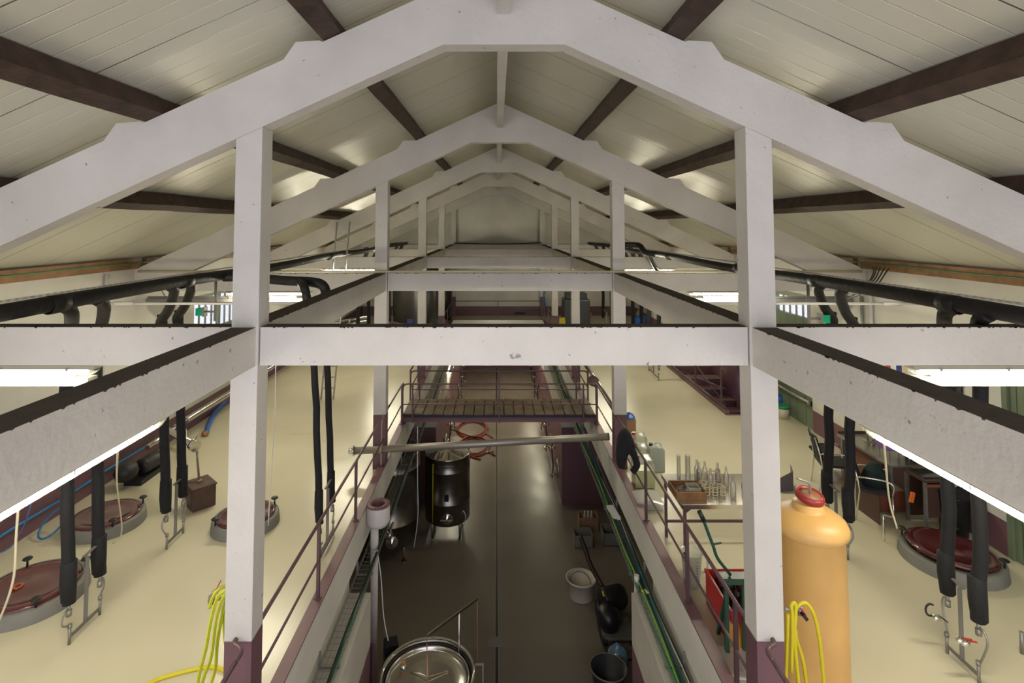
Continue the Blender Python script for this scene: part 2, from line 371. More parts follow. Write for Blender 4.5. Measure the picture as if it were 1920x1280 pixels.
# ------------------------------------------------------------------ concrete frame
ORD = ['nearest', 'second', 'third', 'fourth', 'far gable']
SIDE = {-1: 'left', 1: 'right'}
for i, y in enumerate(FR):
    # rafters: one bent concrete frame
    b = MB()
    def top(x): return 6.78 - .463*abs(x)
    def bot(x): return 6.02 - .463*max(0, abs(x)-.534)
    X0 = XW
    poly = [(-X0, bot(X0)), (-.534, 6.02), (.534, 6.02), (X0, bot(X0)), (X0, top(X0)), (0, 6.78), (-X0, top(X0))]
    for s in (-1, 1):
        p = [(0, 6.02), (s*.534, 6.02), (s*X0, bot(X0)), (s*X0, top(X0))]
        for px_ in (4.55, 3.05, 1.50):      # seat blocks on the downhill side of each purlin
            xb = px_ + .09
            p += [(s*(xb+.34), top(xb+.34)), (s*(xb+.235), top(xb)), (s*(xb+.03), top(xb)+.012), (s*xb, top(xb))]
        p += [(0, 6.78)]
        for k in range(1, len(p)-1): pass
        n_ = len(p); vs = [(q[0], y, q[1]) for q in p] + [(q[0], y+.19, q[1]) for q in p]
        # triangulated cap through an ngon is fine: outline is simple
        fs = [list(range(n_)), list(range(2*n_-1, n_-1, -1))] + [(k, k+n_, (k+1) % n_+n_, (k+1) % n_) for k in range(n_-1)]
        b.add(vs, fs)
    tag(b.build('rafter_frame', WHITE), 'bent white concrete roof rafter of the %s frame' % ORD[i], 'rafter', 'white concrete rafters')
    for s in (-1, 1):
        b = MB(); x0, x1 = s*2.10, s*2.33
        b.prism([(x0, .98), (x1, .98), (x1, bot(2.33)), (x0, bot(2.10))], y, y+.22, 'y', 0); b.box(x0, x1, y, y+.22, 0, .98, 1)
        tag(b.build('column', [WHITE, PURPLE], bevel=.006), '%s white square column with purple foot, %s side of the pit' % (
            {0:'nearest',1:'second nearest',2:'third',3:'fourth',4:'farthest, against the end wall,'}[i], SIDE[s]), 'column', 'columns along the pit')
    b = MB()
    b.box(-XW, -2.34, y+.02, y+.18, 3.24, 3.565, 0, top=1); b.box(-2.09, 2.09, y+.02, y+.18, 3.24, 3.565, 0, top=1); b.box(2.34, XW, y+.02, y+.18, 3.24, 3.565, 0, top=1)
    if i < 4:
        # uneven dust edge
        for k in range(150):
            x = random.uniform(-6.5, 6.5)
            if 2.0 < abs(x) < 2.4: continue
            w_ = random.uniform(.01, .06); b.prism([(x, 3.568), (x+w_, 3.568), (x+w_*random.uniform(.3,.7), 3.565-random.uniform(.003,.012))], y+.015, y+.03, 'y', 1)
    tag(b.build('tie_beam', [WHITE, DUST]), 'horizontal white cross beam with dusty brown top in the %s frame' % ORD[i], 'beam', 'cross beams')
ys = [YN] + FR
for i in range(5):
    for s in (-1, 1):
        a = ys[i] + (.22 if i else 0); c = ys[i+1]
        b = MB(); b.box(s*2.12, s*2.33, a, c, 3.24, 3.565, 0, top=1)
        for k in range(70):
            yy = random.uniform(a, c-.1); w_ = random.uniform(.01,.05); b.prism([(yy, 3.568), (yy+w_, 3.568), (yy+w_*.5, 3.565-random.uniform(.002,.010))], s*2.116, s*2.13, 'x', 1)
        lab = 'dusty topped lengthwise beam on the %s, %s' % (SIDE[s], ['coming towards the camera from the nearest column', 'between nearest and second columns', 'between second and third columns', 'between third and fourth columns', 'between fourth column and end wall'][i])
        tag(b.build('edge_beam', [WHITE, DUST]), lab, 'beam', 'lengthwise beams')
b = MB(); b.box(-.055, .055, YN, YF, 6.29, 6.985)
tag(b.build('ridge_beam', WHITE), 'slim white ridge beam running under the roof peak', 'beam')
# purlins
PN = {1.50: 'uppermost', 3.05: 'middle', 4.55: 'lowest'}
for i in range(5):
    for s in (-1, 1):
        for xp in (1.50, 3.05, 4.55):
            a = ys[i] if i == 0 else ys[i]+.06; c = ys[i+1]+.055 if i < 4 else YF
            zc = 6.78 - .463*xp
            b = MB(); th = math.atan(.463)*s
            R = Matrix.Rotation(th, 3, 'Y'); nrm = R @ Vector((0,0,1))
            cen = Vector((s*xp, 0, zc)) + nrm*.095
            rnd = [random.uniform(-.006,.006) for _ in range(12)]
            # rough-sawn: a swept rectangle with slight wander
            K = 8; vs = []
            for k in range(K+1):
                yy = a + (c-a)*k/K; dx = random.uniform(-.008,.008); dz = random.uniform(-.004,.004)
                for (u, v) in ((-.085,-.088),(.085,-.088),(.085,.088),(-.085,.088)):
                    q = cen + R @ Vector((u+dx, 0, v+dz)); vs.append((q.x, yy, q.z))
            fs = [(k*4+j, k*4+(j+1)%4, (k+1)*4+(j+1)%4, (k+1)*4+j) for k in range(K) for j in range(4)] + [(3,2,1,0), (K*4,K*4+1,K*4+2,K*4+3)]
            b.add(vs, fs)
            lab = '%s dark wooden purlin on the %s, %s' % (PN[xp], SIDE[s], ['in the bay over the camera', 'first bay beyond the nearest frame', 'between second and third frames', 'between third and fourth frames', 'in the last bay by the end wall'][i])
            tag(b.build('purlin', WOOD), lab, 'purlin', 'dark timber purlins')
for s in (-1, 1):
    t = thing('eave_board', 'orange timber board under the %s eave with a green cable' % SIDE[s], 'board', (s*6.74, 12, 3.7))
    b = MB()
    for a_, c_ in zip(ys[:-1], ys[1:]): b.box(s*6.70, s*6.79, a_+(.2 if a_ > 0 else 0), c_-.01, 3.66, 3.84)
    b.build('board', EAVE, t)
    b = MB(); b.tube([(s*6.69, YN+ (YF-YN)*k/40, 3.77+.008*math.sin(k*1.7)) for k in range(41)], .010, 6); b.build('cable', GREEN, t)
# ------------------------------------------------------------------ railings round the pit
def rail_run(name, label, pts_top, mids, posts, group='purple pipe railings'):
    t = thing(name, label, 'railing', Vector(posts[0][0]) if posts else Vector(pts_top[0]), group)
    b = MB(); b.tube(pts_top, .019, 8); b.build('handrail', PIPEP, t)
    for m in mids: b = MB(); b.tube(m, .014, 8); b.build('mid_rail', PIPEP, t)
    for a, c in posts: b = MB(); b.bar(a, c, .036, .036); b.cyl(Vector(a)+Vector((0,0,.0)), Vector(a)+Vector((0,0,.012)), .045, 10); b.build('post', PIPEP, t)
    return t
ZT, ZM, ZB = .97, .54, .12
for s in (-1, 1):
    x = s*2.14
    # near bay: bent end into the column front
    rail_run('railing', 'purple railing stub bent into the nearest %s column, at the bottom edge' % SIDE[s],
        smooth_path([(x, .6, ZT), (x, 4.2, ZT), (x, 4.45, ZT), (x, 4.55, ZT+.02), (x+s*.08, 4.60, ZT+.03), (x+s*.09, 4.65, ZT+.03)], 4), [[(x, .6, ZM), (x, 4.65, ZM)]], [((x, 1.2, ZB), (x, 1.2, ZT)), ((x, 3.0, ZB), (x, 3.0, ZT))])
    px = [6.48, 8.15] if s < 0 else [5.15, 6.42, 8.15]
    rail_run('railing', 'long purple pipe railing on the %s curb between nearest and second columns' % SIDE[s],
        [(x, 4.87, ZT), (x, 10.07, ZT)], [[(x, 4.87, ZM), (x, 10.07, ZM)]], [((x, q, ZB), (x, q, ZT)) for q in px])
    rail_run('railing', 'short purple railing from the second %s column to the footbridge' % SIDE[s],
        smooth_path([(x, 10.3, ZT), (x, 11.7, ZT), (x, 12.0, ZT), (x-s*.02, 12.1, ZT)], 3), [[(x, 10.3, ZM), (x, 12.05, ZM)]], [((x, 12.02, ZB), (x, 12.02, ZT))])
    rail_run('railing', 'purple railing beyond the footbridge along the %s side' % SIDE[s],
        [(x, 13.15, ZT), (x, 25.35, ZT)], [[(x, 13.15, ZM), (x, 25.35, ZM)]], [((x, q, ZB), (x, q, ZT)) for q in (13.2, 14.6, 17.6, 19.5, 23, 24.9)])
rail_run('railing', 'purple railing across the far end of the pit', [(-2.1, 25.44, ZT), (2.1, 25.44, ZT)], [[(-2.1, 25.44, ZM), (2.1, 25.44, ZM)]], [((q, 25.44, ZB), (q, 25.44, ZT)) for q in (-2.05, 0, 2.05)])
# footbridge
t = thing('footbridge', 'plank footbridge with purple steel frame and pipe railings across the pit', 'footbridge', (0, 12.6, .12))
b = MB(); b.box(-2.12, 2.12, 12.10, 13.08, .265, .285)
for k in range(19): b.box(-2.12+.2232*k, -2.12+.2232*k+.203, 12.07+random.uniform(-.012,.012), 13.1, .300, .318+random.uniform(0,.008))
b.build('deck_board', PLANK, t)
for y in (12.14, 13.0): b = MB(); b.box(-2.16, 2.16, y-.03, y+.03, .125, .262); b.build('girder', PURPLE, t)
b = MB(); b.box(-2.13, 2.13, 12.06, 12.085, .245, .30); b.build('edge_strip', RUBBER, t)
for y, e in ((12.06, -1), (13.14, 1)):
    b = MB(); p = smooth_path([(-2.13, y, .62), (-2.13, y, .85), (-2.11, y, .93), (-2.04, y, ZT), (-1.8, y, ZT)], 4) + smooth_path([(1.8, y, ZT), (2.04, y, ZT), (2.11, y, .93), (2.13, y, .85), (2.13, y, .62)], 4)
    b.tube(p, .019, 8); b.build('handrail', PIPEP, t)
    b = MB(); b.tube([(-2.13, y, .53), (2.13, y, .53)], .013, 8); b.build('mid_rail', PIPEP, t)
    for xx in (-1.91, 0, 1.85): b = MB(); b.bar((xx, y, .13), (xx, y, ZT), .035, .035); b.build('post', PIPEP, t)
    for xx in (-2.13, 2.13): b = MB(); b.bar((xx, y, .125), (xx, y, .64), .03, .03); b.build('post', PIPEP, t)
# concrete funnel and downpipe on the left wall
t = thing('drain_funnel', 'round concrete funnel with purple rim and white downpipe on the left pit wall', 'funnel', (-1.90, 8.62, LOW))
b = MB(); c = (-1.905, 8.62, 0)
b.lathe(c, [(.085,-.22),(.14,-.20),(.178,-.13),(.180,.10)], 32, 0); b.lathe(c, [(.180,.10),(.178,.125),(.105,.125),(.10,.10),(.10,-.05),(.0,-.06)], 32, 1)
b.build('bowl', [WHITE, PURPLE], t)
b = MB(); b.cyl((-1.97, 8.66, -.20), (-1.97, 8.66, -1.95), .062, 16, 0); b.cyl((-1.97, 8.66, -1.95), (-1.97, 8.66, LOW), .061, 16, 1); b.build('downpipe', [WHITE, PURPLE], t)
b = MB(); b.cyl((1.90, 7.80, -.45), (1.90, 7.80, LOW), .035, 12)
tag(b.build('downpipe', WHITEP), 'thin pale vertical pipe at the near end of the right pit recess', 'pipe')
# steel boom pipe lying across the pit
t = thing('steel_pipe', 'long grey steel pipe tied across the pit in front of the footbridge', 'pipe', (0, 9.95, .4))
a = P(664, 845, y=9.98); c = P(1142, 818, y=9.98)
b = MB(); b.cyl(a, c, .062, 20); b.build('barrel', mat('dull_steel', (.34,.31,.265,1), .38, .5, var=.15), t)
dv = (c - a).normalized()
b = MB(); b.cyl(a - dv*.09, a - dv*.01, .052, 20); b.cyl(a - dv*.02, a + dv*.01, .09, 20); b.build('coupling', CHROME, t)
b = MB(); b.cyl(c - dv*.02, c, .066, 16); b.build('end_cap', PIPEP, t)
b = MB(); q = a + dv*.50
b.tube([q + Vector((math.cos(k*.9)*.004, .075*math.cos(k*1.1), .075*math.sin(k*1.1))) for k in range(13)], .011, 6); b.tube([q+Vector((0,-.05,.05)), (q.x, 9.98, .92), (q.x+.03, 9.98, 1.0)], .010, 6); b.tube([q+Vector((0,-.05,-.05)), (q.x-.01, 9.98, .02)], .012, 6)
b.build('rope', mat('rope', (.42,.34,.24,1), .9), t)
# long grey pipe on right rail beyond the second column
t = thing('steel_pipe', 'long grey pipe resting along the right railing beside the footbridge', 'pipe', (2.27, 10.4, .9))
b = MB(); b.cyl((2.27, 10.35, .80), (2.23, 15.5, .93), .05, 16); b.build('barrel', STEEL, t)
b = MB(); b.lathe((2.16, 12.55, .90), [(0,-.02),(.09,-.02),(.13,-.01),(.13,.01),(.09,.02),(0,.02)], 24, ax=(0,-.8,.6)); b.build('flange', PIPEP, t)

# ------------------------------------------------------------------ cable trays beside the pit
for s in (-1, 1):
    t = thing('cable_tray', 'wire basket cable tray along the %s pit wall' % SIDE[s], 'cable tray', (s*1.96, 6, -.60), 'pit cable trays')
    b = MB(); x0, x1 = s*1.86, s*2.06; z = -.56
    for x in (x0, x0+s*.05, x0+s*.10, x0+s*.15, x1): b.bar((x, YN, z), (x, 25.2, z), .004, .004)
    for z2 in (z+.03, z+.06): b.bar((x0, YN, z2), (x0, 25.2, z2), .004, .004); b.bar((x1, YN, z2), (x1, 25.2, z2), .004, .004)
    y = 3.0
    while y < 25:
        b.bar((x0, y, z), (x1, y, z), .004, .004); b.bar((x0, y, z), (x0, y, z+.06), .004, .004); b.bar((x1, y, z), (x1, y, z+.06), .004, .004); y += .10
    b.build('basket', GALV, t)
    for y in (4.6, 6.35, 8.0, 9.8, 11.6, 13.5, 15.6, 18, 20.5, 23):
        b = MB(); b.box(s*1.85, s*2.08, y, y+.025, z-.02, z-.005); b.bar((s*2.07, y+.012, z-.02), (s*2.07, y+.012, z+.17), .03, .01); b.bar((s*1.86, y+.012, z-.02), (s*1.84, y+.012, z+.02), .02, .01); b.build('bracket', GREY, t)
    rr = [('green', GREEN, .012), ('green', GREEN, .008), ('black', RUBBER, .014), ('black', RUBBER, .010)] + ([('blue', CYAN, .012), ('lime', LIME, .012), ('pale', WHITEP, .008), ('black', RUBBER, .016)] if s > 0 else [('pale', WHITEP, .006)])
    for j, (cn, cm, r) in enumerate(rr):
        off = .03 + .155*((j*5) % len(rr))/max(1, len(rr)-1)
        b = MB(); b.tube(smooth_path([(s*(1.86+off+.018*math.sin(k*1.3+j*2)), YN+(25-YN)*k/36, z+r+.012+.01*(j % 3)) for k in range(37)], 3), r, 6); b.build('cable', cm, t)
    if s > 0:
        b = MB(); q = P(1147, 970, x=1.93); b.obox((1.96, q.y, z+.05), .12, .42, .04, Matrix.Rotation(.1, 3, 'Z')); b.build('label_sleeve', PAPER, t)
        b = MB(); b.obox((1.95, 7.55, z+.05), .07, .09, .01, Matrix.Rotation(.5, 3, 'Z')); b.build('paper_tag', mat('yellow_note', (.65,.62,.15,1), .8), t)

# ------------------------------------------------------------------ things on the pit floor
def tank(cx, cy, r, z0, z1, label, lid='dome'):
    t = thing('steel_tank', label, 'tank', (cx, cy, LOW), 'stainless wine tanks'); b = MB(); c = (cx, cy, 0)
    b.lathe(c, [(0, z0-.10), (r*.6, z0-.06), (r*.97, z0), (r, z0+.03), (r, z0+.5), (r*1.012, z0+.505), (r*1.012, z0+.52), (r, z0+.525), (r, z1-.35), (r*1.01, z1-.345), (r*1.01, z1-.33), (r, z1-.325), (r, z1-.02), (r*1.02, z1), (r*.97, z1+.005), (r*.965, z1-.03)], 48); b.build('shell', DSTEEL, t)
    for k in range(4):
        a = math.pi/4 + k*math.pi/2; b = MB(); b.cyl((cx+r*.85*math.cos(a), cy+r*.85*math.sin(a), LOW), (cx+r*.85*math.cos(a), cy+r*.85*math.sin(a), z0+.1), .035, 12); b.cyl((cx+r*.85*math.cos(a), cy+r*.85*math.sin(a), LOW), (cx+r*.85*math.cos(a), cy+r*.85*math.sin(a), LOW+.02), .06, 12); b.build('leg', STEEL, t)
    return t
# tank standing in the left recess, in front of the far vat block
TX, TY, TR, TZ = -1.34, 14.4, .58, -1.44
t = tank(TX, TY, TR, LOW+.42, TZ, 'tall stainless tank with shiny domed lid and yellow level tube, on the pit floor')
b = MB(); b.lathe((TX, TY, TZ), [(TR*.95,-.01),(TR*.9,.0),(TR*.6,.05),(TR*.3,.09),(.12,.10),(.12,.14),(0,.15)], 40); b.build('lid', CHROME, t)
b = MB(); b.lathe((TX, TY, TZ-.0), [(TR*1.0,-.015),(TR*1.04,0),(TR*1.0,.015)], 40); b.build('rim', CHROME, t)
q = P(811, 900, y=TY-TR); b = MB(); b.cyl((q.x, TY-TR*.83-.03, LOW+.5), (q.x, TY-TR*.83-.03, TZ-.1), .014, 8); b.build('level_tube', mat('yellow_level_tube', (.55,.45,.02,1), .3), t)
b = MB(); b.lathe((TX+.03, TY-TR-.0, LOW+.62), [(0,-.06),(.15,-.06),(.16,-.03),(.13,0),(0,.05)], 28, ax=(0,-1,0)); b.bar((TX-.12, TY-TR-.05, LOW+.62), (TX+.18, TY-TR-.05, LOW+.62), .02, .03); b.build('manway', CHROME, t)
b = MB(); b.box(TX-.03, TX+.08, TY-TR-.012, TY-TR+.02, LOW+1.05, LOW+1.22); b.build('data_plate', RUBBER, t)
b = MB(); b.bar((TX-.17, TY-TR-.03, TZ-.12), (TX+.22, TY-TR-.02, TZ-.12), .015, .012); b.build('handle', STEEL, t)
b = MB(); b.tube(smooth_path([(TX+.40, TY-.45, LOW+.7), (TX+.45, TY-.5, LOW+.78), (TX+.5, TY-.5, LOW+.6), (TX+.42, TY-.52, LOW+.35), (TX+.38, TY-.5, LOW+.04)], 5), .012, 6); b.build('drain_hose', WHITEP, t)
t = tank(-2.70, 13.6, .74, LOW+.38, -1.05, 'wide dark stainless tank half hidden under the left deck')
b = MB(); b.lathe((-2.70+.2, 13.6-.72, LOW+.58), [(0,-.06),(.15,-.06),(.16,-.03),(.13,0),(0,.05)], 28, ax=(0.2,-1,0)); b.build('manway', CHROME, t)
for k, (px, py) in enumerate(((722, 985), (729, 1003))):
    q = P(px, py, y=12.4); b = MB(); b.lathe((q.x, 12.4, q.z), [(0,-.03),(.07,-.03),(.09,-.01),(.09,.01),(.05,.02),(.03,.08),(0,.08)], 20, ax=(.3,-1,.1)); b.cyl((q.x, 12.4, q.z), (q.x, 12.9, q.z), .03, 10)
    tag(b.build('tank_valve', CHROME), '%s shiny valve fitting at the foot of the dark left tank' % ('upper', 'lower')[k], 'valve')
# open-top tank with floating lid and hoist at the bottom edge
OX, OY, OR, OZ = -.99, 7.55, .62, -1.58
t = tank(OX, OY, OR, LOW+.35, OZ, 'open-topped stainless tank with floating lid and hoist boom at the bottom of view')
b = MB(); b.lathe((OX, OY, OZ), [(OR*.995,-.012),(OR*1.03,0),(OR*1.04,.02),(OR*1.0,.035),(OR*.97,.02)], 56); b.build('rim', CHROME, t)
b = MB(); b.lathe((OX, OY, OZ-.10), [(OR*.93,0),(OR*.93,.05),(OR*.90,.065),(OR*.86,.05),(OR*.86,.015),(OR*.84,.0),(OR*.5,.012),(.10,.03),(0,.035)], 56); b.build('floating_lid', STEEL, t)
b = MB(); b.lathe((OX, OY, OZ-.06), [(OR*.955,0),(OR*.965,.02),(OR*.955,.04),(OR*.935,.02)], 56); b.build('seal', RUBBER, t)
q = P(757, 1246, z=OZ-.05); b = MB(); b.lathe(q, [(.035,-.03),(.035,0),(.02,.01),(0,.012)], 16); b.build('vent_collar', CHROME, t)
b = MB(); b.cyl(q+Vector((0,0,.01)), q+Vector((0,0,.06)), .022, 14); b.build('bung', mat('orange_bung', (.50,.20,.06,1), .5), t)
bm0 = P(800, 1192, y=OY); bm1 = P(895, 1122, z=bm0.z+.02)
b = MB(); b.bar(bm0, bm1, .022, .03); b.build('boom', STEEL, t)
mp = bm0.lerp(bm1, .62); b = MB(); b.cyl((mp.x, mp.y, OZ-.35), (mp.x, mp.y, mp.z-.01), .016, 10); b.build('mast', STEEL, t)
b = MB(); lc = (OX, OY, OZ-.06)
for k in range(26):
    f = k/26; p = Vector(bm0)*(1-f) + Vector(lc)*f; p2 = Vector(bm0)*(1-f-.032) + Vector(lc)*(f+.032)
    b.bar(p, p2, .016 if k % 2 else .007, .007 if k % 2 else .016)
b.build('lift_chain', COPPER, t)
b = MB()
for k in range(40):
    z = bm1.z - .03 - k*.022; b.bar((bm1.x, bm1.y, z), (bm1.x, bm1.y, z-.025), .012 if k % 2 else .005, .005 if k % 2 else .012)
b.build('hanging_chain', COPPER, t)
b = MB()
for k in range(3):
    a = math.radians(90+120*k-60); b.bar((OX, OY, OZ-.03), (OX+.30*math.cos(a), OY+.30*math.sin(a), OZ-.075), .012, .008)
b.build('lid_spider', STEEL, t)
b = MB(); q = P(890, 1245, y=OY+.2); b.bar((OX+OR, OY+.2, q.z), (OX+OR+.13, OY+.2, q.z), .02, .02); b.bar((OX+OR+.12, OY+.2, q.z), (OX+OR+.12, OY+.15, q.z-.4), .018, .018); b.build('winch_handle', GREY, t)
b = MB(); q = P(733, 1222, y=8.3); b.obox((q.x, 8.3, q.z), .20, .20, .30, Matrix.Rotation(.3, 3, 'Z')); b.build('winch_box', RUBBER, t)
# power cable dangling to it
b = MB(); b.tube(smooth_path([P(707, 1030, y=8.45), P(714, 1080, y=8.4), P(720, 1160, y=8.35), P(733, 1222, y=8.3)], 5), .009, 6)
tag(b.build('hanging_cable', WHITEP), 'pale cable hanging from the left cable tray down to the open-topped tank', 'cable')
# bucket, tub
def pail(x, y, r, h, label, m, name, handle=True, wall=None):
    t = thing(name, label, name.split('_')[-1], (x, y, LOW)); b = MB()
    b.lathe((x, y, LOW), [(0,.005),(r*.80,.005),(r*.82,.02),(r*.985,h-.03),(r*1.04,h-.03),(r*1.04,h),(r*.95,h),(r*.78,.03),(0,.03)], 40); b.build('body', m, t)
    if handle: b = MB(); b.tube([(x + r*.75*math.cos(a) - .02, y + .10*math.sin(a)+.03, LOW+h*.55+ .22*math.sin(a)) for a in [math.pi*k/14 for k in range(15)]], .012, 6); b.build('handle', GREY, t)
    return t
pail(1.75, 11.95, .31, .40, 'large white bucket with a bail handle on the pit floor', BUCKET, 'white_bucket')
pail(1.86, 9.65, .30, .34, 'dark grey tub with a pale rim on the pit floor, lower right', mat('dark_tub', (.035,.036,.04,1), .35), 'dark_tub', False)
b = MB(); b.lathe((1.86, 9.65, LOW), [(.306,.335),(.318,.338),(.318,.352),(.306,.355),(.298,.345)], 40); tag(b.build('hoop', GREY), 'pale metal hoop lying on the rim of the dark tub', 'hoop')
# pump trolley
t = thing('pump_trolley', 'black pump trolley with curved hose against the right recess', 'pump', (2.25, 11.0, LOW))
b = MB(); b.box(1.98, 2.55, 10.55, 11.55, LOW+.12, LOW+.18); b.build('base_plate', GREY, t)
b = MB(); b.lathe((2.05, 11.2, LOW+.42), [(0,0),(.2,0),(.22,.05),(.22,.42),(.17,.5),(0,.5)], 24, ax=(1,.3,0)); b.build('motor', RUBBER, t)
b = MB(); b.lathe((2.1, 10.75, LOW+.40), [(0,-.2),(.17,-.18),(.24,0),(.17,.18),(0,.2)], 24); b.build('pump_housing', mat('dark_casting', (.03,.032,.035,1), .35, .6), t)
for dx in (2.0, 2.5):
    for dy in (10.6, 11.5): b = MB(); b.lathe((dx, dy, LOW+.08), [(0,-.025),(.08,-.025),(.08,.025),(0,.025)], 18, ax=(1,0,0)); b.build('wheel', RUBBER, t)
b = MB(); b.tube(smooth_path([(2.1, 11.4, LOW+.55), (1.95, 11.85, LOW+.7), (1.85, 12.1, LOW+.95), (1.78, 12.25, LOW+1.1)], 6), [.05]*18+[.035], 10); b.build('hose', mat('brown_rubber', (.035,.015,.013,1), .4), t)
b = MB(); b.tube(smooth_path([(1.98, 11.5, LOW+.2), (1.88, 11.0, LOW+.5), (1.92, 10.5, LOW+.15), (2.1, 10.2, LOW+.05), (2.5, 10.2, LOW+.05)], 6), .022, 8); b.build('push_handle', RUBBER, t)
b = MB(); b.box(2.03, 2.06, 10.95, 11.1, LOW+.66, LOW+.665); b.build('tag', mat('yellow_tag', (.6,.6,.02,1), .5), t)
b = MB(); b.lathe((2.12, 10.1, LOW), [(0,.0),(.16,.0),(.17,.03),(.17,.26),(.10,.33),(.04,.36),(.04,.40),(0,.40)], 24); tag(b.build('water_jug', glassy('blue_clear', (.25,.6,.9,1), .2, .15, .3)), 'blue transparent jug on the floor beside the black pump', 'jug')
# cartons in the right recess
for k, (x, y, sx, sy, h, lab) in enumerate(((2.35, 14.6, .5, .4, .35, 'dark carton with white bottle necks in the right pit recess'), (2.1, 13.9, .45, .4, .28, 'grey carton nearest the pit in the right recess'), (2.85, 14.0, .5, .45, .3, 'pale open carton behind the grey carton in the right recess'))):
    b = MB(); b.box(x-sx/2, x+sx/2, y-sy/2, y-sy/2+.01, LOW, LOW+h); b.box(x-sx/2, x+sx/2, y+sy/2-.01, y+sy/2, LOW, LOW+h); b.box(x-sx/2, x-sx/2+.01, y-sy/2, y+sy/2, LOW, LOW+h); b.box(x+sx/2-.01, x+sx/2, y-sy/2, y+sy/2, LOW, LOW+h); b.box(x-sx/2, x+sx/2, y-sy/2, y+sy/2, LOW, LOW+.01)
    tag(b.build('carton', [CARD, GREY, CONC][k]), lab, 'carton')
for k in range(3): b = MB(); b.lathe((2.26+.09*k, 14.6, LOW+.012), [(0,0),(.036,0),(.036,.28),(.015,.36),(.015,.42),(0,.42)], 14); tag(b.build('bottle', WHITEP), 'white topped bottle standing in the dark carton', 'bottle', 'bottles in the dark carton')
# vat doors and valves on the far blocks
VN = ['first', 'second', 'third', 'fourth', 'fifth', 'sixth']
for s in (-1, 1):
    for k in range(6):
        y = 16.7 + 2.0*k
        t = thing('vat_door', '%s steel hatch from the recess on the far %s pit wall' % (VN[k], SIDE[s]), 'hatch', (s*1.8, y, LOW+.35), 'steel vat hatches')
        b = MB(); b.lathe((s*1.79, y, LOW+.62), [(0,.05),(.2,.05),(.25,.03),(.27,0),(.27,-.0)], 28, ax=(-s,0,0)); b.build('door', DSTEEL, t)
        b = MB(); b.lathe((s*1.80, y, LOW+.62), [(0,.10),(.03,.10),(.03,.04),(0,.04)], 10, ax=(-s,0,0)); b.tube([(s*1.70, y+.09*math.cos(a), LOW+.62+.09*math.sin(a)) for a in [2*math.pi*j/16 for j in range(17)]], .010, 6); b.build('handwheel', CHROME, t)
        for zz, dy in ((.22, .5), (1.0, .55)):
            b = MB(); b.cyl((s*1.79, y+dy, LOW+zz), (s*1.64, y+dy, LOW+zz), .028, 10); b.lathe((s*1.64, y+dy, LOW+zz), [(0,-.05),(.045,-.05),(.045,.05),(0,.05)], 14, ax=(0,0,1)); b.bar((s*1.64, y+dy, LOW+zz+.05), (s*1.58, y+dy+.12, LOW+zz+.07), .02, .01); b.build('valve', CHROME, t)
        b = MB(); b.tube(smooth_path([(s*1.76, y+.62, LOW+1.25), (s*1.70, y+.8, LOW+.9), (s*1.72, y+.72, LOW+.4), (s*1.68, y+.6, LOW+.05)], 4), .018, 6); b.build('hose', RUBBER, t)
# red hose coils
def coil(cx, cy, rx, ry, n, label, seed):
    random.seed(seed); pts = []
    for k in range(n*18):
        a = 2*math.pi*k/18; f = 1 - .10*(k/18)/n*2 + .03*math.sin(k*.37+seed)
        pts.append((cx + rx*f*math.cos(a), cy + ry*f*math.sin(a), LOW+.03 + .028*((k//18) % 3) + .006*math.sin(k*.5)))
    pts.append((cx+rx+.2, cy-ry*.9, LOW+.03))
    b = MB(); b.tube(smooth_path(pts, 2), .028, 8); tag(b.build('hose_coil', REDHOSE), label, 'hose', 'red hose coils')
q = P(884, 806, z=LOW); coil(q.x, q.y, .62, .95, 4, 'red hose coiled on the pit floor just behind the footbridge edge', 1)
q = P(884, 838, z=LOW); coil(q.x+.05, q.y, .60, .9, 4, 'red hose coiled on the pit floor beside the tall tank', 2)
b = MB(); b.cyl(P(880, 850, z=LOW+.03), P(926, 847, z=LOW+.03), .03, 10); tag(b.build('steel_tube', STEEL), 'short steel tube lying by the red hose coils', 'tube')
b = MB(); b.cyl(P(878, 854, z=LOW+.03), P(901, 861, z=LOW+.03), .03, 10); tag(b.build('hose_end', REDHOSE), 'cut red hose end lying beside the steel tube', 'hose')
b = MB(); b.cyl(P(842, 803, z=LOW+.7), P(893, 822, z=LOW+.05), .02, 8); tag(b.build('squeegee_pole', RUBBER), 'thin dark pole leaning over the red hose coils', 'pole')
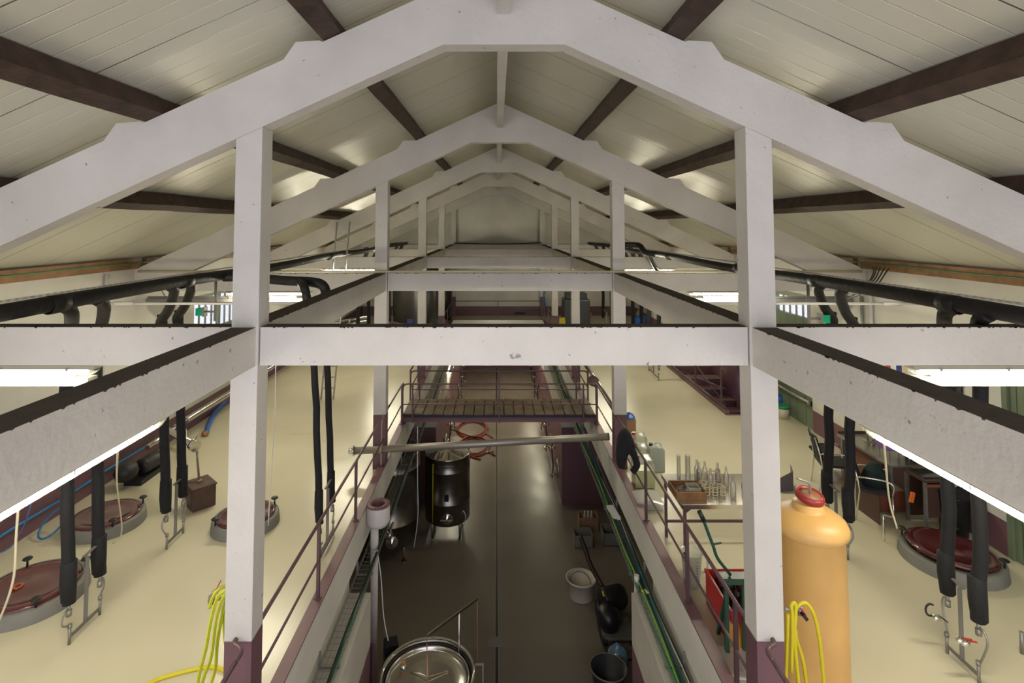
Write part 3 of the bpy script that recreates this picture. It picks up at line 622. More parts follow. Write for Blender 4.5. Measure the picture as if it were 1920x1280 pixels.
# ------------------------------------------------------------------ black insulated pipes
HZ = 3.70
for s in (-1, 1):
    t = thing('header_pipe', 'thick black lagged header pipe running lengthwise on top of the %s cross beams' % SIDE[s], 'pipe', (s*4.2, 12, 3.565))
    pts = [(s*(4.2 + .02*math.sin(k*1.1)), YN + (25.0-YN)*k/30, HZ+.02*math.sin(k*.8)) for k in range(31)]
    b = MB(); b.tube(smooth_path(pts, 2), .075, 14); b.build('pipe', BLACKP, t)
    for y in (2.6, 5.1, 7.2, 9.5, 13.4, 17.2, 20.4):
        b = MB(); b.lathe((s*4.2, y, HZ), [(.078,-.10),(.088,-.09),(.088,.09),(.078,.10)], 16, ax=(0,1,0)); b.build('sleeve', BLACKP, t)
    b = MB(); x = s*4.10
    for dx in (0, .06, .12): b.bar((x+s*dx, YN, HZ+.105), (x+s*dx, 24, HZ+.105), .004, .004)
    y = 3.0
    while y < 20: b.bar((x, y, HZ+.105), (x+s*.12, y, HZ+.105), .004, .004); y += .08
    b.build('wire_tray', GALV, t)
    if s < 0:
        b = MB(); b.tube(smooth_path([(-4.2, 8.2, HZ-.03), (-3.9, 8.25, HZ-.04), (-3.2, 8.05, HZ-.07), (-2.75, 7.85, HZ-.07), (-2.55, 7.78, HZ-.12), (-2.50, 7.76, HZ-.28), (-2.50, 7.74, 3.2)], 5), .07, 12); b.build('branch_pipe', BLACKP, t)
        b = MB(); b.tube(smooth_path([(-2.95, 7.95, HZ-.07), (-2.78, 7.65, HZ-.12), (-2.72, 7.6, HZ-.28), (-2.71, 7.58, 3.2)], 5), .06, 12); b.build('branch_pipe', BLACKP, t)
    else:
        b = MB(); b.tube(smooth_path([(4.2, 14.5, HZ), (3.95, 14.6, HZ+.05), (3.88, 14.8, HZ+.20), (3.75, 14.9, HZ+.24), (3.45, 14.9, HZ+.24)], 5), .075, 12); b.build('branch_pipe', BLACKP, t)
# dropper pairs hanging from the headers
def dropper(s, ya, yb, xf, label, foot=True, lean=.16, branch=True, zi=.42, detail=True, rad=.062):
    t = thing('dropper_pipes', label, 'pipes', (xf, (ya+yb)/2, 0), 'lagged dropper pairs'); feet = []
    for k, y in enumerate((ya, yb)):
        xt = xf + s*lean; n = 9
        pts = []; rr = []
        z0, z1 = 3.2, zi + (.02 if k else 0)
        for j in range(n+1):
            f = j/n; pts.append((xt + (xf + s*.02 - xt)*f + .008*math.sin(j*2.1+k), y + .012*math.sin(j*1.7), z0+(z1-z0)*f)); rr.append(rad)
        b = MB(); b.tube(pts, rr, 12)
        b.build('lagging', BLACK, t)
        if detail:
            q = Vector(pts[-2]); b = MB(); b.tube([q+Vector((0,0,.14)), q+Vector((0,0,.12)), q+Vector((0,0,-.10)), q+Vector((.01,0,-.28)), q+Vector((.01,0,-.30))], [rad*.8,rad*1.2,rad*1.25,rad*1.1,rad*.7], 12); b.build('sleeve', BLACK, t)
        if branch:
            hx = s*4.2; b = MB(); b.tube(smooth_path([(hx, y-.75, HZ-.03), (hx+s*.04, y-.6, HZ-.12), ((hx+xt)/2+s*.04, y-.25, HZ-.40), (xt, y-.03, HZ-.60), (xt, y, 3.0)], 4), .062, 12); b.build('branch_pipe', BLACKP, t)
        # valve and steel foot pipe
        e = Vector(pts[-1]); b = MB(); b.cyl(e, e+Vector((0,0,-.10)), .016, 8); b.lathe(e+Vector((0,0,-.10)), [(0,-.035),(.028,-.03),(.028,.03),(0,.035)], 12); b.build('valve', GALV, t)
        if detail: b = MB(); b.tube(smooth_path([e+Vector((0,0,-.05)), e+Vector((-s*.0,-.07 if k == 0 else .05,-.07)), e+Vector((0,-.09 if k == 0 else .07,-.17)), (xf, y-.02, .20)], 4), .010, 6); b.build('bent_tube', GALV, t)
        b = MB(); b.cyl((xf, y, 0), (xf, y, .20), .015, 10); b.cyl((xf, y, .17), (xf, y, .21), .022, 10); b.build('foot_pipe', GALV, t)
    b = MB(); b.bar((xf, ya, .075), (xf, yb, .075), .012, .035); ym = (ya+yb)/2
    b.bar((xf, ym, .075), (xf, ym, .78), .04, .012); b.bar((xf+s*.03, ym-.02, .78), (xf+s*.03, yb+.02, .80), .03, .012); b.build('support_frame', GREY, t)
    return t
dropper(-1, 5.94, 6.38, -4.60, 'black lagged dropper pair beside the left-hand round hatches, nearest pair on the left')
dropper(-1, 7.63, 8.02, -4.60, 'black lagged dropper pair with steel foot beside the wooden box on the left', zi=.5)
dropper(-1, 7.45, 7.98, -2.42, 'black lagged dropper pair close behind the left railing', branch=False, zi=.44, rad=.046)
t1 = dropper(1, 5.45, 5.82, 4.62, 'black lagged dropper pair with red lever valves, lower right foreground', zi=.58)
dropper(1, 7.40, 7.86, 4.62, 'black lagged dropper pair between yellow tank and brown desk', zi=.5)
for k, (s, ya, yb) in enumerate(((-1, 18.0, 19.5), (-1, 23.2, 24.4), (1, 15.8, 16.8), (1, 17.7, 18.8), (1, 22.3, 24.0))):
    dropper(s, ya, yb, s*4.62, ['far left dropper pair seen left of the third column', 'dropper pair by the far left dark tank', 'dropper pair above the stair opening on the right', 'dropper pair just beyond the stair opening, right of the third column', 'farthest dropper pair on the right by the end wall'][k], detail=False, lean=.05)
# lever valves on the near right pair
for k, (px, py, y) in enumerate(((1756, 1158, 5.82), (1800, 1200, 5.45), (1810, 1205, 5.45))):
    q = P(px, py, y=y); b = MB(); b.lathe(q, [(0,-.035),(.026,-.03),(.026,.03),(0,.035)], 12, ax=(1,0,0)); b.build('valve_body', CHROME, t1)
    b = MB(); b.bar(q+Vector((.03,0,.02)), q+Vector((.10,-.02,-.03 if k == 0 else .02)), .018, .008); b.build('red_lever' if k else 'lever', RED if k else RUBBER, t1)
b = MB(); q = P(1748, 1143, y=5.82); b.tube([q + Vector((.05*math.cos(a)-.02, 0, .06*math.sin(a))) for a in [math.pi*.3+j*math.pi*1.3/12 for j in range(13)]], .010, 6); b.build('hose_loop', RUBBER, t1)
# small steel standpipe and stubs on the right deck
for px, py, h, lab in ((1658, 1014, .34, 'bent chrome standpipe rising from the right deck near the desk'),):
    q = P(px, py, z=0); b = MB(); b.tube(smooth_path([q, q+Vector((0,0,h*.85)), q+Vector((.02,.02,h)), q+Vector((.14,.0,h-.02))], 4), .014, 8); tag(b.build('standpipe', CHROME), lab, 'pipe')
q = P(1917, 1225, z=0); b = MB(); b.cyl(q, q+Vector((0,0,.22)), .02, 10); tag(b.build('standpipe', GALV), 'short grey standpipe at the right edge of view', 'pipe')
# ------------------------------------------------------------------ round hatches
def hatch(x, y, r, label, tilt=0):
    t = thing('vat_hatch', label, 'hatch', (x, y, 0), 'round vat hatches in the deck')
    b = MB(); b.lathe((x, y, 0), [(r*1.03,0),(r*1.0,.13),(r*.97,.145),(r*.84,.145),(r*.82,.10),(r*.82,.02)], 48); b.build('concrete_ring', CONC, t)
    b = MB(); b.lathe((x, y, .14 + (.03 if tilt else 0)), [(r*.86,-.01),(r*.88,.012),(r*.84,.028),(r*.70,.03),(r*.64,.012),(r*.30,.02),(r*.12,.035),(0,.035)], 48, ax=(tilt,0,1)); b.build('lid', MAROON, t)
    for k in range(4):
        a = math.radians(45+90*k); c = (x + r*.93*math.cos(a), y + r*.93*math.sin(a), .145)
        b = MB(); b.cyl(c, (c[0], c[1], .24), .012, 8); b.lathe((c[0], c[1], .24), [(0,-.012),(.045,-.01),(.055,0),(.045,.012),(0,.018)], 16); b.build('clamp_knob', RUBBER, t)
    b = MB(); b.lathe((x-r*.2, y-r*.1, .17), [(.05,0),(.06,.015),(.05,.02),(.03,.015)], 16); b.build('lid_handle', mat('orange_seal', (.4,.08,.02,1), .5) if x < -5.6 and y < 7 else STEEL, t)
    return t
hatch(-5.62, 6.65, .56, 'maroon round hatch on grey ring cut by the left edge of view')
hatch(-5.88, 8.25, .50, 'maroon round hatch behind the nearest black dropper pair on the left')
hatch(-3.80, 8.25, .46, 'maroon round hatch half hidden behind the nearest left column')
hatch(5.95, 7.35, .56, 'maroon round hatch on grey ring behind the right foreground droppers', .06)
# ------------------------------------------------------------------ left deck
t = thing('steel_duct', 'upper of two long stainless pipes along the left wall with a cross branch', 'pipe', (-6.35, 12, .8), 'stainless wall pipes')
def ribbed(a, c, r, n_=12):
    b = MB(); a = Vector(a); c = Vector(c); L = (c-a).length; k = int(L/.035); pts = [a.lerp(c, i/k) for i in range(k+1)]; b.tube(pts, [r + (.006 if i % 2 else 0) for i in range(k+1)], n_); return b
ribbed((-6.35, 9.9, .88), (-6.35, 20, .88), .06).build('pipe', STEEL, t)
a = P(290, 792, y=9.95); c = P(366, 836, y=8.95); b = MB(); b.cyl(a, c, .055, 16); b.build('branch_pipe', STEEL, t)
d_ = (c-a).normalized(); b = MB(); b.cyl(c - d_*.10, c-d_*.08, .085, 18); b.cyl(c-d_*.04, c+d_*.02, .09, 20); b.build('flange', CHROME, t)
b = MB(); b.bar(c-d_*.07+Vector((0,0,.04)), c-d_*.07+Vector((.05,.02,.14)), .02, .01); b.build('lever', RUBBER, t)
t = thing('steel_duct', 'lower of two long stainless pipes along the left wall ending at the pump', 'pipe', (-6.35, 12, .4), 'stainless wall pipes')
ribbed((-6.35, 11.1, .52), (-6.35, 20, .52), .06).build('pipe', STEEL, t)
b = MB(); b.cyl((-6.35, 9.9, .46), (-6.35, 11.1, .52), .045, 14); b.cyl((-6.35, 10.7, .49), (-6.35, 10.9, .50), .07, 16); b.build('coupling', STEEL, t)
b = MB(); b.tube(smooth_path([(-6.3, 10.9, .5), (-6.22, 10.85, .38), (-6.15, 10.7, .2), (-6.1, 10.5, .1)], 5), .035, 10); b.build('white_elbow', WHITEP, t)
t = thing('wall_pump', 'black electric pump at the foot of the left wall', 'pump', (-6.3, 9.9, 0))
b = MB(); b.lathe((-6.30, 9.65, .22), [(0,0),(.13,0),(.14,.04),(.14,.40),(.11,.46),(0,.46)], 22, ax=(.1,1,0)); b.build('motor', RUBBER, t)
b = MB(); b.lathe((-6.38, 9.4, .26), [(0,-.14),(.15,-.12),(.19,0),(.15,.12),(0,.14)], 22); b.box(-6.45, -6.15, 9.45, 10.15, 0, .08); b.build('pump_housing', mat('black_casting', (.008,.008,.009,1), .5), t)
# crate and post
q = P(368, 952, z=0); t = thing('wooden_box', 'old brown wooden box standing on the left deck behind the dropper pair', 'box', (q.x, q.y+.1, 0))
R = Matrix.Rotation(-.75, 3, 'Z'); b = MB(); b.obox((q.x, q.y+.1, .17), .40, .34, .33, R); b.build('body', BOXW, t, bevel=.008)
b = MB(); b.obox((q.x, q.y+.1, .342), .42, .36, .02, R); b.build('lid', BOXW, t)
b = MB(); b.obox(Vector((q.x, q.y+.1, .18)) + R @ Vector((0, -.175, 0)), .26, .008, .18, R); b.build('label_plate', mat('worn_panel', (.18,.12,.085,1), .7, var=.5, vscale=20), t)
b = MB(); b.cyl((q.x-.03, q.y+.12, .35), (c.x, c.y+.05, .80), .018, 8); b.lathe((q.x-.03, q.y+.12, .352), [(0,0),(.05,0),(.04,.03),(0,.03)], 12); tag(b.build('prop_post', mat('old_steel', (.22,.17,.13,1), .6, .3)), 'thin rusty post on the wooden box propping the steel branch pipe', 'post')
# blue hoses
a0 = P(386, 812, z=.06)
t = thing('blue_hose', 'thick blue hose curving over the left deck with an orange end fitting', 'hose', (a0.x, a0.y, 0))
b = MB(); b.tube(smooth_path([a0, P(392, 795, z=.06), P(404, 772, z=.06), P(422, 754, z=.06), P(434, 745, z=.06), P(441, 741, z=.06)], 5), .055, 12); b.build('hose', BLUE, t)
b = MB(); b.lathe(a0, [(0,-.04),(.05,-.04),(.05,0),(.065,0),(.065,.05),(0,.05)], 16, ax=(-.2,-1,.15)); b.build('coupling', GREY, t)
b = MB(); b.lathe(a0+Vector((0,-.05,.01)), [(0,-.02),(.035,-.02),(.035,.02),(0,.02)], 14, ax=(-.2,-1,.15)); b.build('orange_cap', ORANGE, t)
t = thing('wall_hose', 'thin blue hose clipped low along the left wall with black couplings', 'hose', (-6.74, 8, .2))
b = MB(); b.tube(smooth_path([(-6.74, 7.05, .25), (-6.74, 7.6, .27), (-6.74, 8.6, .25), (-6.74, 9.6, .27), (-6.74, 11, .24)], 4), .022, 8); b.build('hose', CYAN, t)
for y in (7.05, 7.35): b = MB(); b.cyl((-6.73, y-.10, .25), (-6.73, y+.06, .25), .034, 10); b.build('coupling', RUBBER, t)
q = P(8, 1010, z=.02); q.x = -6.6; b = MB(); b.tube([(q.x+.12+.14*math.cos(a), q.y+.18+.2*math.sin(a), .15+.12*math.sin(a)) for a in [2*math.pi*k/20 for k in range(21)]], .014, 8)
tag(b.build('hose_loop', CYAN), 'small blue hose loop on the floor at the left edge', 'hose')
# cords
def cord(pts, r, m, label, cat='cord'):
    b = MB(); b.tube(smooth_path(pts, 5), r, 6); tag(b.build('cord', m), label, cat)
cord([P(221, 845, y=4.7)+Vector((0,0,.02)), P(219, 900, y=5.6), P(223, 940, y=6.5), P(228, 980, y=7), P(226, 1005, y=7.1), P(212, 1018, y=7.2)], .009, CREAMP, 'pale cord hanging over the left hatch behind the droppers')
cord([P(35, 938, y=3.6), P(30, 1010, y=3.62), P(26, 1080, y=3.65), P(8, 1140, y=3.7), P(-20, 1200, y=3.8)], .0075, CREAMP, 'pale cord hanging at the far left edge of view')
cord([P(64, 925, y=5.0), P(45, 985, y=5.6), P(20, 1025, y=6.0), P(-8, 1040, y=6.1)], .005, BLUE, 'thin blue wire curving down at the far left')
cord([P(517, 684, y=4.79), P(516, 760, y=5.0), P(511, 850, y=5.25), P(506, 930, y=5.3), P(503, 985, y=5.32)], .005, WHITEP, 'thin pale cord hanging beside the nearest left column')
cord([P(1657, 815, x=2.24), P(1660, 860, y=3.8), P(1668, 940, y=4.6), P(1682, 990, y=4.7)], .007, CREAMP, 'pale cord hanging from the right lengthwise lamp')
cord([P(783, 800, y=10.2), P(783, 900, y=10.2), P(784, 960, y=10.2), P(780, 1000, y=10.3), P(776, 1026, y=10.4)], .008, WHITEP, 'thin pale cable hanging down in front of the tall pit tank')
# yellow hose on the left
def hose_loops(name, label, wraps, m, r, tap=None):
    t = thing(name, label, 'hose', wraps[0][0]); return t
def yhose(label, loops, base, stripe):
    t = thing('yellow_hose', label, 'hose', base, 'yellow garden hoses')
    for L_ in loops:
        p = smooth_path(L_, 6); b = MB(); b.tube(p, .0145, 10); b.build('hose', YELLOW, t)
        if stripe: b = MB(); b.tube([Vector(k)+Vector((.004,-.0115,.004)) for k in p], .0042, 6); b.build('green_stripe', LIME, t)
    return t
yy = 4.78
def pl(l, y=yy): return [P(a, c_, y=y + (k[0] if k else 0)) for a, c_, *k in l]
t = yhose('yellow hose with green stripe looped on the left column tap', [
    pl([(392,1140,-.02),(400,1118,0),(412,1103,.02),(424,1100,.03),(430,1110,.05)]) ,
    pl([(424,1106,-.04),(408,1120,-.05),(396,1160,-.06),(386,1215,-.06),(374,1262,-.06),(368,1300,-.06)]),
    pl([(424,1112,-.01),(414,1130,-.02),(404,1170,-.02),(396,1230,-.02),(382,1270,-.02),(376,1300,-.02)]),
    pl([(425,1120,.03),(418,1145,.03),(408,1200,.03),(404,1250,.03),(396,1280,.03),(390,1310,.03)]),
    pl([(426,1112,.06),(420,1150,.06),(422,1200,.06),(428,1240,.06),(430,1290,.06)])], (-2.45, 4.8, .7), True)
b = MB(); q = P(396, 1125, y=4.8); b.cyl(P(436, 1118, y=4.76), q, .013, 10); b.lathe(q, [(0,-.03),(.022,-.03),(.028,0),(.022,.04),(0,.04)], 14, ax=(0,0,1)); b.build('tap', GREY, t)
b = MB(); b.bar(P(404, 1108, y=4.8), P(414, 1088, y=4.8), .018, .006); b.build('tap_lever', RED, t)
b = MB(); b.tube([P(403 + 6*math.cos(a), 1113 + 8*math.sin(a), y=4.8) for a in [2*math.pi*k/14 for k in range(15)]], .003, 5); b.build('wire_ring', GALV, t)
p0 = [P(x_, y_, z=.0145) for x_, y_ in ((262,1290),(300,1272),(350,1258),(395,1250),(432,1262),(455,1285))]
b = MB(); b.tube(smooth_path(p0, 6), .02, 10); tag(b.build('yellow_hose', YELLOW), 'yellow hose lying in an arc on the floor below the left column', 'hose')
# ladder
t = thing('ladder', 'tall aluminium ladder leaning on the left header pipe', 'ladder', P(613, 748, z=0))
fa, fb = P(602, 748, z=0), P(625, 748, z=0); ta = P(632, 416, y=fa.y+.7); tb_ = P(656, 415, y=fa.y+.7)
for a, c in ((fa, ta), (fb, tb_)): b = MB(); b.bar(a, c, .03, .06); b.build('stile', GALV, t)
for k in range(1, 17): f = k/17; b = MB(); b.bar(Vector(fa).lerp(ta, f), Vector(fb).lerp(tb_, f), .025, .025); b.build('rung', GALV, t)
# green boxes
for s, (px, py), lab in ((-1, (376, 584), 'small green actuator box on the left valve pipe'), (1, (1546, 597), 'small green actuator box on the right valve pipe')):
    q = P(px, py, x=s*4.55); t = thing('actuator', lab, 'actuator', q)
    b = MB(); b.box(q.x-.05, q.x+.05, q.y-.05, q.y+.05, q.z-.055, q.z+.055); b.build('green_cover', mat('green_cover', (.0,.33,.16,1), .4), t)
    b = MB(); b.box(q.x-s*.05, q.x-s*.08, q.y-.05, q.y+.05, q.z-.07, q.z+.07); b.cyl((q.x-s*.08, q.y, q.z), (q.x-s*.22, q.y, q.z), .015, 8); b.cyl((q.x-s*.22, q.y, q.z-.14), (q.x-s*.22, q.y, 3.63), .02, 10); b.build('valve_pipe', GREY, t)
# white conduits across at valve height
for s in (-1, 1):
    a = P(215 if s < 0 else 1690, 569, y=7.0); b = MB(); b.tube([(a.x, 7.0, a.z), (s*5.4, 7.0, a.z), (s*2.36, 7.02, a.z)], .018, 10); b.cyl((a.x-.0, 7.0, a.z), (a.x-s*.25, 7.0, a.z), .026, 10)
    tag(b.build('conduit', WHITEP), 'white horizontal conduit under the %s header pipe' % SIDE[s], 'conduit')
b = MB(); b.tube([(-6.7, 10.02, 3.60), (6.7, 10.02, 3.60)], .022, 10); tag(b.build('conduit', CREAMP), 'long cream conduit lying on the second cross beam', 'conduit')
b = MB(); b.tube([(-4.9, 10.6, 3.86), (-6.2, 10.6, 3.86), (-6.55, 10.5, 3.84)], .02, 8); tag(b.build('conduit', WHITEP), 'pale pipe high under the left roof near the second frame', 'conduit')
b = MB(); b.tube(smooth_path([(-2.2, 26.9, 3.64), (-1, 26.88, 3.60), (0, 26.87, 3.59), (1, 26.88, 3.60), (2.2, 26.9, 3.66)], 5), .025, 8); tag(b.build('sagging_cable', RUBBER), 'thick black cable sagging across the far end wall', 'cable')
for k, x0 in enumerate((-6.76, 6.76)):
    s = -1 if k == 0 else 1
    for j, (y, z0) in enumerate(((9.9, .5), (10.15, .5), (10.6, .6)) if s > 0 else ((9.3, 1.2),)):
        b = MB(); b.cyl((x0, y, z0), (x0, y, 3.62), .028, 8); tag(b.build('conduit', [WHITEP, GALV, GALV][j]), '%s vertical conduit on the %s wall by the window' % (['first', 'second', 'third'][j], SIDE[s]), 'conduit', 'wall conduits')
b = MB(); b.cyl((-6.77, 7.05, .5), (-6.77, 7.05, 3.65), .018, 8); tag(b.build('green_pipe', GREEN), 'thin green vertical pipe on the left wall at the edge of view', 'pipe')
random.seed(5)
for k in range(5):
    z_ = 3.72; b = MB()
    pts = [(6.6, 9.6-.1*k, 3.72), (6.2, 9.0, 3.66-.06*k), (5.5, 8.2+.1*k, 3.50-.05*k), (4.9, 7.4, 3.60-.02*k), (4.35, 6.7, 3.78)]
    b.tube(smooth_path(pts, 6), .010, 6); tag(b.build('loose_cable', RUBBER), 'loose black cable swooping from the right eave to the header pipe', 'cable', 'loose cables under the right eave')
# ------------------------------------------------------------------ work table with bottles
TZ_ = .86; tx0, tx1, ty0, ty1 = 2.32, 3.62, 7.10, 7.98
t = thing('work_table', 'steel-topped work table with purple legs behind the right railing', 'table', ((tx0+tx1)/2, 7.5, 0))
b = MB(); b.box(tx0, tx1, ty0, ty1, TZ_-.012, TZ_); b.box(tx0, tx1, ty0, ty0+.01, TZ_-.055, TZ_-.012); b.box(tx0, tx0+.01, ty0, ty1, TZ_-.055, TZ_-.012); b.build('table_top', mat('worktop_steel', (.62,.60,.56,1), .18, .9), t)
for x in (tx0+.03, tx1-.06):
    for y in (ty0+.03, ty1-.06): b = MB(); b.box(x, x+.035, y, y+.035, 0, TZ_-.055); b.build('leg', PIPEP, t)
b = MB(); b.box(tx0+.06, tx1-.06, ty1-.055, ty1-.03, .20, .235); b.build('stretcher', PIPEP, t)
b = MB(); b.prism([(tx0+.065, TZ_-.055), (tx0+.15, TZ_-.055), (tx0+.065, TZ_-.12)], ty0+.035, ty0+.05, 'y'); b.build('gusset', PIPEP, t)
def on_table(px, py): return P(px, py, z=TZ_)
# wooden tray
c0 = on_table(1292, 929); t = thing('wooden_tray', 'open orange-brown wooden tray on the left of the steel table', 'tray', (c0.x, c0.y, TZ_))
w_, d_, h_ = .40, .34, .09; x0 = c0.x - .20; y0 = c0.y - .10
b = MB(); b.box(x0, x0+w_, y0, y0+.012, TZ_, TZ_+h_); b.box(x0, x0+w_, y0+d_-.012, y0+d_, TZ_, TZ_+h_); b.box(x0, x0+.012, y0+.012, y0+d_-.012, TZ_, TZ_+h_); b.box(x0+w_-.012, x0+w_, y0+.012, y0+d_-.012, TZ_, TZ_+h_); b.box(x0+.012, x0+w_-.012, y0+.012, y0+d_-.012, TZ_, TZ_+.01); b.build('body', CRATE, t)
b = MB(); X_, Y_ = x0+.26, y0+.17
for e in ((X_-.06, X_+.10, Y_-.08, Y_-.075), (X_-.06, X_+.10, Y_+.075, Y_+.08), (X_-.06, X_-.055, Y_-.075, Y_+.075), (X_+.095, X_+.10, Y_-.075, Y_+.075)): b.box(*e, TZ_+.012, TZ_+.10)
b.box(X_-.055, X_+.095, Y_-.075, Y_+.075, TZ_+.012, TZ_+.06, 1); tag(b.build('clear_tub', [PLAST, mat('corks', (.30,.22,.12,1), .8, var=.4, vscale=40)]), 'clear plastic tub of corks inside the wooden tray', 'tub')
for k, (dx, dy, tl) in enumerate(((.10, .20, .5), (.13, .14, -.6), (.17, .10, 1.2))):
    b = MB(); b.lathe((x0+dx, y0+dy, TZ_+.045), [(0,-.06),(.03,-.055),(.034,0),(.02,.04),(.012,.07),(.014,.09)], 14, ax=(math.cos(tl), math.sin(tl), .25)); tag(b.build('glass_flask', GLASS), 'small clear glass flask lying in the wooden tray', 'flask', 'flasks in the wooden tray')
# cylinders
for px, r, lab in ((1273, .026, 'slim glass measuring cylinder standing behind the wooden tray'), (1290, .037, 'wider glass measuring cylinder standing behind the wooden tray')):
    q = on_table(px, 901); b = MB(); b.lathe((q.x, q.y, TZ_), [(0,.004),(r*1.25,.004),(r*1.25,.010),(r,.018),(r,.345),(r*1.12,.352),(r*.92,.35),(r*.92,.02),(0,.02)], 24); tag(b.build('glass_cylinder', GLASS), lab, 'glass')
def bottle(x, y, label, group='empty bottles on the steel table'):
    b = MB(); b.lathe((x, y, TZ_), [(0,.012),(.028,.0),(.036,.006),(.037,.17),(.033,.195),(.016,.225),(.0145,.275),(.017,.278),(.017,.295),(.0125,.295),(.0125,.225),(.030,.19),(.0345,.17),(.034,.02),(0,.03)], 24); return tag(b.build('glass_bottle', GLASS), label, 'bottle', group)
for px, py, lab in ((1307, 902, 'clear empty bottle leftmost of those behind the bottle carrier'), (1311, 907, 'clear empty bottle second from left behind the carrier'), (1322, 905, 'clear empty bottle behind the carrier left handle end'), (1346, 908, 'clear empty bottle behind the middle of the carrier'), (1362, 916, 'clear empty bottle right behind the carrier'), (1375, 935, 'clear empty bottle standing right of the bottle carrier')):
    q = on_table(px, py); bottle(q.x, q.y, lab)
# cream bottle carrier with six pockets
c0 = on_table(1340, 927); t = thing('bottle_carrier', 'cream plastic six-bottle carrier with arched handle on the steel table', 'bottle carrier', (c0.x, c0.y+.05, TZ_))
cx, cy = c0.x-.01, c0.y+.05; b = MB()
for i in (-1, 0, 1):
    for j in (-1, 1):
        q = (cx+.105*i, cy+.055*j)
        for z in (TZ_+.012, TZ_+.055, TZ_+.115): b.tube([(q[0]+.048*math.cos(a), q[1]+.048*math.sin(a), z) for a in [2*math.pi*k/16 for k in range(17)]], .005, 6, cap=False)
        for k in range(5): a = 2*math.pi*k/5+.3; b.bar((q[0]+.048*math.cos(a), q[1]+.048*math.sin(a), TZ_), (q[0]+.048*math.cos(a), q[1]+.048*math.sin(a), TZ_+.115), .012, .004)
b.build('pockets', CREAMP, t)
b = MB(); b.tube(smooth_path([(cx-.155, cy, TZ_+.115), (cx-.12, cy, TZ_+.20), (cx-.085, cy, TZ_+.27), (cx, cy, TZ_+.285), (cx+.085, cy, TZ_+.27), (cx+.12, cy, TZ_+.20), (cx+.155, cy, TZ_+.115)], 4), .010, 8); b.build('handle', mat('tan_plastic', (.50,.38,.20,1), .5), t)
for k, (i, j) in enumerate(((0, 1), (1, 1))): bottle(cx+.105*i, cy+.055*j, 'clear bottle standing in the %s back pocket of the carrier' % ('middle', 'right-hand')[k], 'bottles in the carrier')
b = MB(); q = on_table(1391, 924); b.lathe((q.x+.03, q.y, TZ_+.10), [(.035,-.01),(.05,0),(.035,.01)], 16, ax=(-1,-.3,.2)); b.lathe((q.x+.05, q.y, TZ_), [(0,0),(.05,0),(.05,.09),(0,.10)], 16); tag(b.build('red_lid_jar', RED), 'red-lidded jar on the steel table half hidden by the column', 'jar')

# ------------------------------------------------------------------ jerrycans, jacket, carton by the second right column
def jerry(px, py, w, d, h, m, cap, label, liq=0, rz=0):
    q = P(px, py, z=0); t = thing('jerrycan', label, 'jerrycan', (q.x, q.y+d/2, 0), 'jerrycans behind the right railing'); x, y = q.x, q.y+d/2
    b = MB(); b.prism([(-w/2,0),(w/2,0),(w/2,h*.86),(w/2-.05,h*.95),(w*.05,h*.95),(w*.0,h),(-w/2+.02,h*.92),(-w/2,h*.88)], -d/2, d/2, 'y'); b.v = [(x+v[0], y+v[1], v[2]) for v in b.v]; o = b.build('body', m, t, bevel=.03)
    b = MB(); b.cyl((x-w*.28, y, h*.92), (x-w*.28, y, h*.92+.05), .033, 14); b.build('cap', cap, t)
    b = MB(); b.tube(smooth_path([(x-.02, y, h*.96), (x+.02, y, h*1.03), (x+w*.3, y, h*1.03), (x+w*.38, y, h*.94)], 4), .014, 8); b.build('handle', m, t)
    if liq: b = MB(); b.box(x-w/2+.012, x+w/2-.012, y-d/2+.012, y+d/2-.012, .012, liq); b.build('liquid', LIQ, t)
jerry(1233, 886, .28, .26, .46, PALEG, RUBBER, 'pale green jerrycan with black cap standing behind the clear ones')
jerry(1210, 917, .34, .26, .50, PLAST, RED, 'clear jerrycan with yellow-green liquid and red cap, nearest the camera', .30)
jerry(1204, 884, .30, .24, .44, PLAST, RUBBER, 'empty milky jerrycan second from the camera')
jerry(1200, 862, .30, .24, .46, PLAST, RED, 'milky jerrycan with red cap beside the black jacket', 0)
q = P(1214, 960, z=0); b = MB(); b.prism([(-.25, 0), (.22, 0), (.25, .10), (.05, .16), (-.22, .12)], q.y, q.y+.45, 'y'); b.v = [(v[0]+q.x+.05, v[1], v[2]) for v in b.v]
tag(b.build('plastic_sack', glassy('clear_film', (.93,.93,.9,1), .2, .3, .35), bevel=.04), 'crumpled translucent plastic sack on the deck by the table leg', 'sack')
q = P(1177, 828, z=0); t = thing('carton', 'tall brown carton with blue bag on top behind the second right column', 'carton', (q.x+.05, q.y+.3, 0))
b = MB(); b.box(q.x-.17, q.x+.20, q.y+.1, q.y+.45, 0, .42); b.build('box', CARD, t)
b = MB(); b.lathe((q.x+.08, q.y+.2, .42), [(.13,0),(.12,.03),(.07,.09),(.0,.12)], 7, smooth=False); b.build('blue_bag', BLUE, t)
q = P(1178, 812, x=2.14); t = thing('jacket', 'black jacket draped over the right railing next to the second column', 'jacket', (q.x, q.y, .45))
def cloth(poly, thick, x0, jig):
    b = MB(); n = len(poly); vs = []
    for k, (u, v) in enumerate(poly): vs.append((x0-thick/2+random.uniform(-jig, jig), u, v))
    for k, (u, v) in enumerate(poly): vs.append((x0+thick/2+random.uniform(-jig, jig), u, v))
    cu = sum(p[0] for p in poly)/n; cv = sum(p[1] for p in poly)/n
    vs += [(x0-thick, cu, cv), (x0+thick, cu, cv)]
    fs = [(k, (k+1)%n, 2*n) for k in range(n)] + [(n+k, n+(k+1)%n, 2*n+1) for k in range(n)] + [(k, (k+1)%n, (k+1)%n+n, k+n) for k in range(n)]
    b.add(vs, fs, 0, True); return b
def jp(px, py): q = P(px, py, y=9.0); return q
